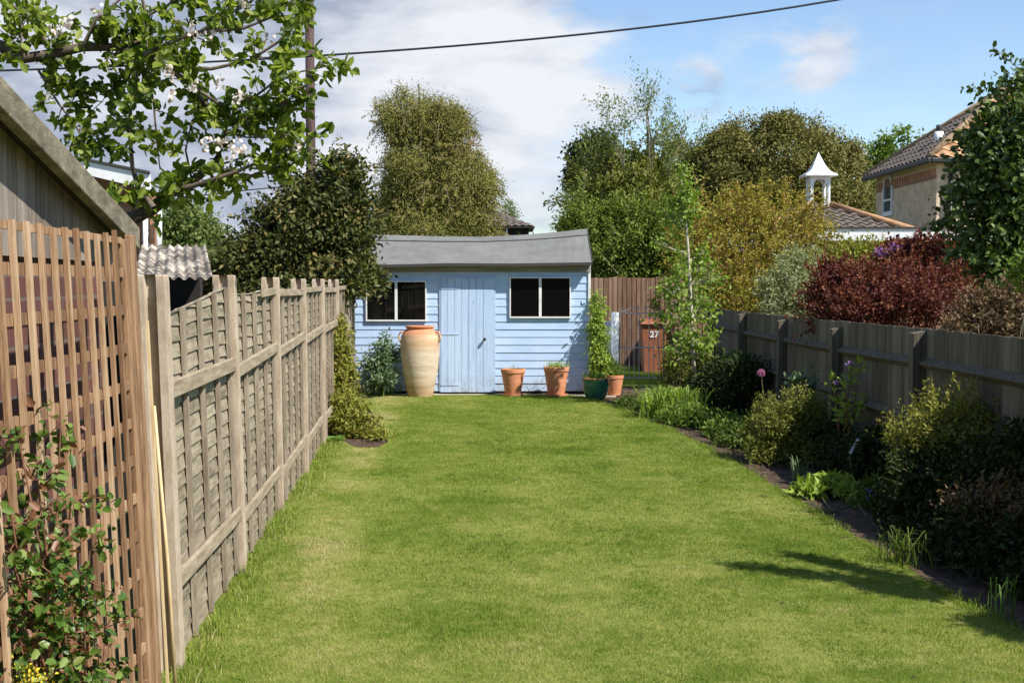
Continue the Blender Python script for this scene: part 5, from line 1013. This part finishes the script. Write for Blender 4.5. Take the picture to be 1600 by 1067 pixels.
# magnolia
rg = random.Random(77); rng = np.random.default_rng(77); mb = Vector((P(1330,0,11.6).x,11.6,0)); mg = thing('magnolia', 'young magnolia with sparse leaves and mauve buds against the right fence', 'shrub', mb); b = MB(); tips = []
for tx, ty in ((1300,590),(1318,600),(1330,575),(1345,565),(1352,620),(1312,625),(1340,630),(1325,640)):
    tg = P(tx, ty, 11.6+rg.uniform(-.15,.15)); m_ = mb.lerp(tg,.5)+Vector((rg.uniform(-.04,.04),0,0)); b.tube([mb, m_, tg], [.010,.007,.003], 5)
    for u in (.7,.8,.9,.95,1): tips.append((m_.lerp(tg,(u-.5)*2), Vector((rg.uniform(-1,1),rg.uniform(-1,1),.8)), 0))
b.build('stems', M['redtwig'], mg); A, Dd = tipleaves(tips, 0, 5, .022, rng); leaves('foliage', A, M['lime'], mg, .062, .42, rng, Dd*.8, up=1.0, shape='r')
Pt = np.array([tuple(P(1308,602,11.5)+Vector((0,0,0)))]*9+[tuple(P(1328,572,11.5))]*7); dd_ = rng.normal(size=(16,3))*.45; dd_[:,2] += 1
V, F, k = leafgeo(Pt, dd_, rng.normal(size=(16,3)), np.full(16,.052), np.full(16,.022), .2, 'r', .1); npmesh('flower', V, 0, F, M['petalp'], mg, None, np.repeat(.5+.5*rng.random(16), k))
strap_plant('daffodil_leaves', 'upright pale green bulb leaves at the lawn edge beside the round bush', 'plant', GR(1246,752), 26, .27, .014, .35, 'grey', 78, .05)
bush('primrose_clump', 'low lime and yellow leaved clump at the lawn edge', 'plant', [lobe(1262,775,24,16,10.1,.16), lobe(1300,768,30,20,10.2,.18), lobe(1330,778,22,16,10.0,.15)], 220, 12, .035, .075, .42, 'lime', 79, base=GR(1296,800), stem='stem', stems=6, sr=.005, up=1.0)
bush('periwinkle', 'green mound with small blue flowers at the border edge', 'plant', [lobe(1375,775,26,24,9.7,.16), lobe(1370,795,30,20,9.5,.16)], 230, 12, .035, .045, .5, 'green', 80, base=GR(1378,832), stem='stem', stems=8, sr=.005)
pk = [o for o in COL.objects if o.name.startswith('periwinkle')][0]; rng = np.random.default_rng(81); Pt = np.array([tuple(P(1358,771,9.45)+Vector((rng.normal()*.02,0,rng.normal()*.02))) for _ in range(18)]); leaves('flowers', Pt, M['petalb'], pk, .02, .9, rng)
lb = P(1334,705,10.6); b = MB(); d_ = (P(1341,686,10.6)-P(1328,709,10.6)).normalized(); b.obox(P(1334.5,697,10.6), d_*.07, Vector((0,1,0))*.002, d_.cross(Vector((0,1,0)))*.011); o = b.build('plant_label', M['plastic'], None, lb, bevel=.001)
o['label'] = 'white plastic plant label leaning in the dark soil of the right border'; o['category'] = 'plant label'
b = MB(); b.tube([P(1330,745,10.6)-Vector((0,0,.05)), P(1328,709,10.6)], .003, 5); b.build('stake', M['stem'], o)
# large shrubs bottom right
bush('golden_shrub', 'feathery golden green shrub in front of the right fence', 'shrub',
     [lobe(1440,690,36,36,9.0,.2), lobe(1480,680,44,50,8.9,.25), lobe(1520,660,36,44,8.9,.22), lobe(1400,700,24,20,9.1,.12), lobe(1560,690,50,44,8.8,.25)], 420, 17, .06, .035, .34, 'gold', 82, base=Vector((2.95,8.9,0)), stem='stem', stems=60, sr=.006, inner=.3, shoots=(150,.22))
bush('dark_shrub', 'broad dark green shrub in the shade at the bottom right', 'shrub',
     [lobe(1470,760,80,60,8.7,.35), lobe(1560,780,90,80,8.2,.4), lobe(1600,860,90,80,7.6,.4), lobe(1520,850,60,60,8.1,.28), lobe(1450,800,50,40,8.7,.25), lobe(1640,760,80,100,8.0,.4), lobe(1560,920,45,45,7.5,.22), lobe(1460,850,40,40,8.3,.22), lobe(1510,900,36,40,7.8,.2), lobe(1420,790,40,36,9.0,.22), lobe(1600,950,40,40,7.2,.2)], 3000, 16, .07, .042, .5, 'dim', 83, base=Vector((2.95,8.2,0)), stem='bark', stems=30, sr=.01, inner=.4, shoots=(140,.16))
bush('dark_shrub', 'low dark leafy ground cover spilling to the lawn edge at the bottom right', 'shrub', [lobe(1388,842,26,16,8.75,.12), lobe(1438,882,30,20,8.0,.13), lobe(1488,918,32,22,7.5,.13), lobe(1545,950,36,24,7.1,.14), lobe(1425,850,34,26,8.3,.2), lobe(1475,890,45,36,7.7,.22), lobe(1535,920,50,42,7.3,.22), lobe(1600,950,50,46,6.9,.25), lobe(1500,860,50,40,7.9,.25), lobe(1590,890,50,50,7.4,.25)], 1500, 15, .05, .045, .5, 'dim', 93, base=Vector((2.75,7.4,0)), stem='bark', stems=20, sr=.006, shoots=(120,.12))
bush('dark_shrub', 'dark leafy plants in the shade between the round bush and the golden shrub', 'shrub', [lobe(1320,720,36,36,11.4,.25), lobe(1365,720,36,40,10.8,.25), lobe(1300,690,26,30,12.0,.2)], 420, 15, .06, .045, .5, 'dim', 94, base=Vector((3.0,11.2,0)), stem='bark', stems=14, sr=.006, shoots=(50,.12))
bush('ground_cover', 'patch of low mixed green leaves between the round bush and the lime clump', 'plant', [lobe(1195,745,26,12,11.6,.13), lobe(1225,762,20,10,11.0,.12), lobe(1160,725,24,10,12.4,.12), lobe(1128,706,22,9,13.2,.1)], 230, 12, .04, .04, .5, 'green', 95, base=Vector((2.35,12.0,0)), stem='stem', stems=6, sr=.004, shoots=(30,.08))
bush('bronze_shrub', 'sparse bronze tinted shrub low among the dark leaves at the right', 'shrub',
     [lobe(1560,770,50,36,7.7,.18), lobe(1520,780,30,30,7.8,.15), lobe(1590,800,30,34,7.5,.15)], 90, 12, .05, .04, .45, 'brownbush', 84, base=Vector((2.85,7.6,0)), stem='redtwig', stems=16, sr=.006, inner=.2)
strap_plant('iris', 'clump of blue green sword leaves at the edge of the lawn', 'plant', GR(1408,884), 60, .30, .009, .8, 'green', 85, .06, tmin=0)
strap_plant('grass_seedhead', 'thin tall grass with narrow leaves near the right corner', 'plant', GR(1562,968), 16, .30, .007, .7, 'strap', 86, .04)
bush('fern_leaves', 'bright compound leaves hanging in at the right edge above the fence', 'shrub', [lobe(1612,420,26,30,9.5,.12)], 60, 12, .05, .07, .35, 'bright', 87, base=Vector((4.0,9.5,0)), stem='stem', stems=10, sr=.006, inner=.2)
# neighbour's tree to the right of the frame whose branch shades the lawn
rg = random.Random(88); rng = np.random.default_rng(88); nb_ = Vector((5.9,5.2,0)); ntree = thing('neighbour_conifer', 'dark spreading tree beyond the right fence outside the photo whose boughs shade the lawn', 'tree', nb_); b = MB(); b.tube([nb_, nb_+Vector((0,0,2)), nb_+Vector((-.1,.1,3.6))], [.12,.10,.04], 10); tips = []
def shade_src(px, py, hh): g_ = GR(px, py); return g_+Vector((.7,-.5,1))*hh
for (x0_, y0_, x1_, y1_, hh) in ((1440,925,1150,888,2.3),(1430,915,1240,872,2.35),(1450,935,1360,922,2.2),(1600,1000,1540,975,2.1),(1640,1010,1560,985,2.1)):
    s_, e_ = shade_src(x0_,y0_,hh), shade_src(x1_,y1_,hh); b.tube([nb_+Vector((0,0,2.0)), s_, e_], [.05,.03,.008], 6)
    for i in range(30): u = i/29; p_ = s_.lerp(e_, u); tips.append((p_, (e_-s_).normalized(), 0))
b.build('trunk', M['bark'], ntree, smooth=True); A, Dd = tipleaves(tips, 0, 40, .055, rng); Q, o2, _ = crown_pts([(5.9,5.0,3.0,1.0,1.0,1.1),(6.3,5.2,2.2,1.1,1.0,.8)], 600, 14, .1, rng); leaves('crown', np.concatenate([A,Q]), M['dim'], ntree, .07, .4, rng, np.concatenate([Dd,o2]))

# ================================================================ APPLE TREE
rg = random.Random(5); rng = np.random.default_rng(5); ab = Vector((P(60,0,7.3).x,7.3,0)); apt = thing('apple_tree', 'apple tree in blossom reaching over from the left', 'tree', ab)
b = MB(); AD = 7.2
fork = P(110,380,AD+.1); b.tube([ab, fork.lerp(ab,.5)+Vector((.05,0,0)), fork], [.13,.11,.095], 12); b.tube([fork, P(0,220,AD+.3), P(-90,60,AD+.2), P(-60,70,AD)], [.09,.075,.06,.05], 10, cap=False)
B = [([(-60,70),(0,72),(35,92),(80,85),(130,74),(180,74),(225,86),(262,106),(295,130),(318,160)], .038, .012, 0),
     ([(110,380),(200,345),(240,325),(268,300),(300,283),(330,262),(350,225),(352,205)], .050, .007, .05),
     ([(240,325),(215,290),(207,262),(203,215),(205,160),(215,110)], .018, .005, -.15),
     ([(268,300),(320,285),(370,268),(425,245),(480,222)], .018, .004, -.1),
     ([(180,74),(240,62),(300,58),(345,30),(390,5),(420,-25)], .016, .006, .15),
     ([(225,86),(300,52),(380,45),(430,25),(470,-10)], .014, .004, -.2),
     ([(262,106),(330,108),(390,95),(435,66),(465,30),(482,5)], .013, .004, .2),
     ([(318,160),(370,190),(410,182),(445,160),(480,132)], .010, .003, .05),
     ([(295,130),(345,165),(400,150),(440,120),(500,105),(522,80)], .010, .003, -.1),
     ([(445,245),(446,180),(442,110),(450,50)], .006, .003, .1),
     ([(80,85),(60,40),(20,10),(0,-20)], .014, .005, .1), ([(35,92),(33,60),(34,20)], .008, .004, -.1),
     ([(130,74),(150,30),(200,-10)], .014, .005, -.1), ([(80,85),(70,120),(120,150),(160,160)], .009, .003, .1),
     ([(60,110),(90,160),(120,200),(135,235)], .008, .003, 0), ([(225,86),(205,110),(180,170),(140,235)], .008, .003, .15),
     ([(230,110),(240,160),(245,220),(250,265)], .008, .003, -.1), ([(300,283),(290,235),(300,190),(330,150)], .007, .003, .1),
     ([(330,262),(400,240),(440,265),(470,240)], .007, .003, .15), ([(268,300),(258,320),(262,330)], .008, .003, 0), ([(350,205),(385,215),(420,215),(460,210)], .006, .003, -.05),
     ([(340,290),(400,272),(450,268)], .006, .003, .1), ([(180,74),(200,40),(260,10),(300,-20)], .012, .004, .05), ([(220,-10),(230,30),(232,74)], .010, .006, .0)]
spots = []
for pts, r0, r1, dz in B:
    Q = [P(x_, y_, AD+dz+rg.uniform(-.03,.03)) for x_, y_ in pts]; n_ = len(Q); b.tube(Q, [r0+(r1-r0)*i/(n_-1) for i in range(n_)], 8, cap=False)
    for i in range(n_-1):
        L_ = (Q[i+1]-Q[i]).length; m_ = max(1, int(L_/.045))
        for j in range(m_):
            if pts[i][0] < 205 and pts[i][1] > 300: continue
            spots.append((Q[i].lerp(Q[i+1], (j+rg.random())/m_), (Q[i+1]-Q[i]).normalized(), r0))
tips = []
for p_, d_, r0 in spots*2:
    if rg.random() < .62:
        dd = (d_*.5+Vector((rg.gauss(0,1), rg.gauss(0,1.3), rg.gauss(.15,1)))).normalized(); ln = rg.uniform(.04,.20)
        q_ = p_+dd*ln; b.tube([p_, p_.lerp(q_,.5)+Vector((0,0,.008)), q_], [.0035,.003,.002], 4, cap=False); tips.append((q_, dd, 0)); 
        if ln > .11: tips.append((p_.lerp(q_, .55), dd, 0))
b.build('trunk', M['applebark'], apt, smooth=True)
A, Dd = tipleaves(tips, 0, 7, .016, rng); leaves('crown', A, M['apple'], apt, .060, .58, rng, Dd*.5, up=.7, shape='r', fold=.12, curl=.22, droop=.15)
bl = []
for (x_, y_, s_) in ((88,46,1),(110,33,.6),(305,48,1.1),(325,58,.8),(420,62,.8),(255,95,1.2),(262,115,1),(305,135,.9),(340,128,.8),(272,150,.6),(360,230,1.5),(375,238,1.3),(318,225,1),(375,155,.9),(345,222,.9),(467,232,.7),(150,15,.6),(75,150,.5),(385,10,.7)):
    for _ in range(int(15*s_)): bl.append(tuple(P(x_, y_, AD-.26)+Vector((rng.normal()*.022*s_, rng.normal()*.02, rng.normal()*.022*s_))))
leaves('blossom', np.array(bl), M['petalw'], apt, .026, .9, rng, shape='r')

# ================================================================ ROSE IN FRONT OF THE TRELLIS
rg = random.Random(91); rng = np.random.default_rng(91); rb_ = Vector((P(95,0,3.35).x+.01,3.35,0)); ro = thing('rose_bush', 'glossy leaved rose bush growing in front of the trellis', 'shrub', rb_); b = MB(); tips = []
for (tx, ty, Dp) in ((95,660,3.4),(30,690,3.2),(10,760,3.1),(60,760,3.25),(110,780,3.4),(140,860,3.45),(165,980,3.5),(120,930,3.4),(60,880,3.2),(15,860,3.1),(90,1000,3.3),(30,980,3.15),(10,930,3.1),(140,1010,3.4),(100,850,3.35),(45,1050,3.2),(110,1060,3.3)):
    tg = P(tx, ty, Dp); m_ = rb_.lerp(tg, .5)+Vector((rg.uniform(-.05,.05), rg.uniform(-.05,.05), 0)); b.tube([rb_+Vector((rg.uniform(-.05,.05),rg.uniform(-.2,.1),0)), m_, tg], [.006,.004,.002], 6, cap=False)
    for u in (.45,.6,.72,.82,.9,1.0):
        s_ = m_.lerp(tg, (u-.4)/.6)
        for k_ in range(2):
            dd = Vector((rg.gauss(.2,1), rg.gauss(0,1), rg.gauss(.1,.7))).normalized(); e_ = s_+dd*rg.uniform(.05,.11); b.tube([s_, e_], [.0018,.0012], 4, cap=False)
            for q_ in (.5,.8,1.0): tips.append((s_.lerp(e_, q_), dd, 0))
b.build('stems', M['redtwig'], ro, smooth=True); A, Dd = tipleaves(tips, 0, 4, .014, rng); ti = rng.random(len(A))*.72; ti[rng.random(len(A)) < .2] = .98; leaves('foliage', A, M['rose'], ro, .029, .62, rng, Dd*.4, tint=ti, up=1.2, shape='r', curl=.15)
bush('yellow_flowers', 'small yellow flowered plant at the bottom left corner', 'plant', [lobe(40,1062,45,14,3.0,.06)], 18, 8, .02, .011, .6, 'petaly', 92, base=Vector((P(40,0,3.0).x,3.0,0)), stem='stem', stems=14, sr=.002, inner=.2)
print('objects', len(bpy.data.objects), 'polys', sum(len(m_.polygons) for m_ in bpy.data.meshes))
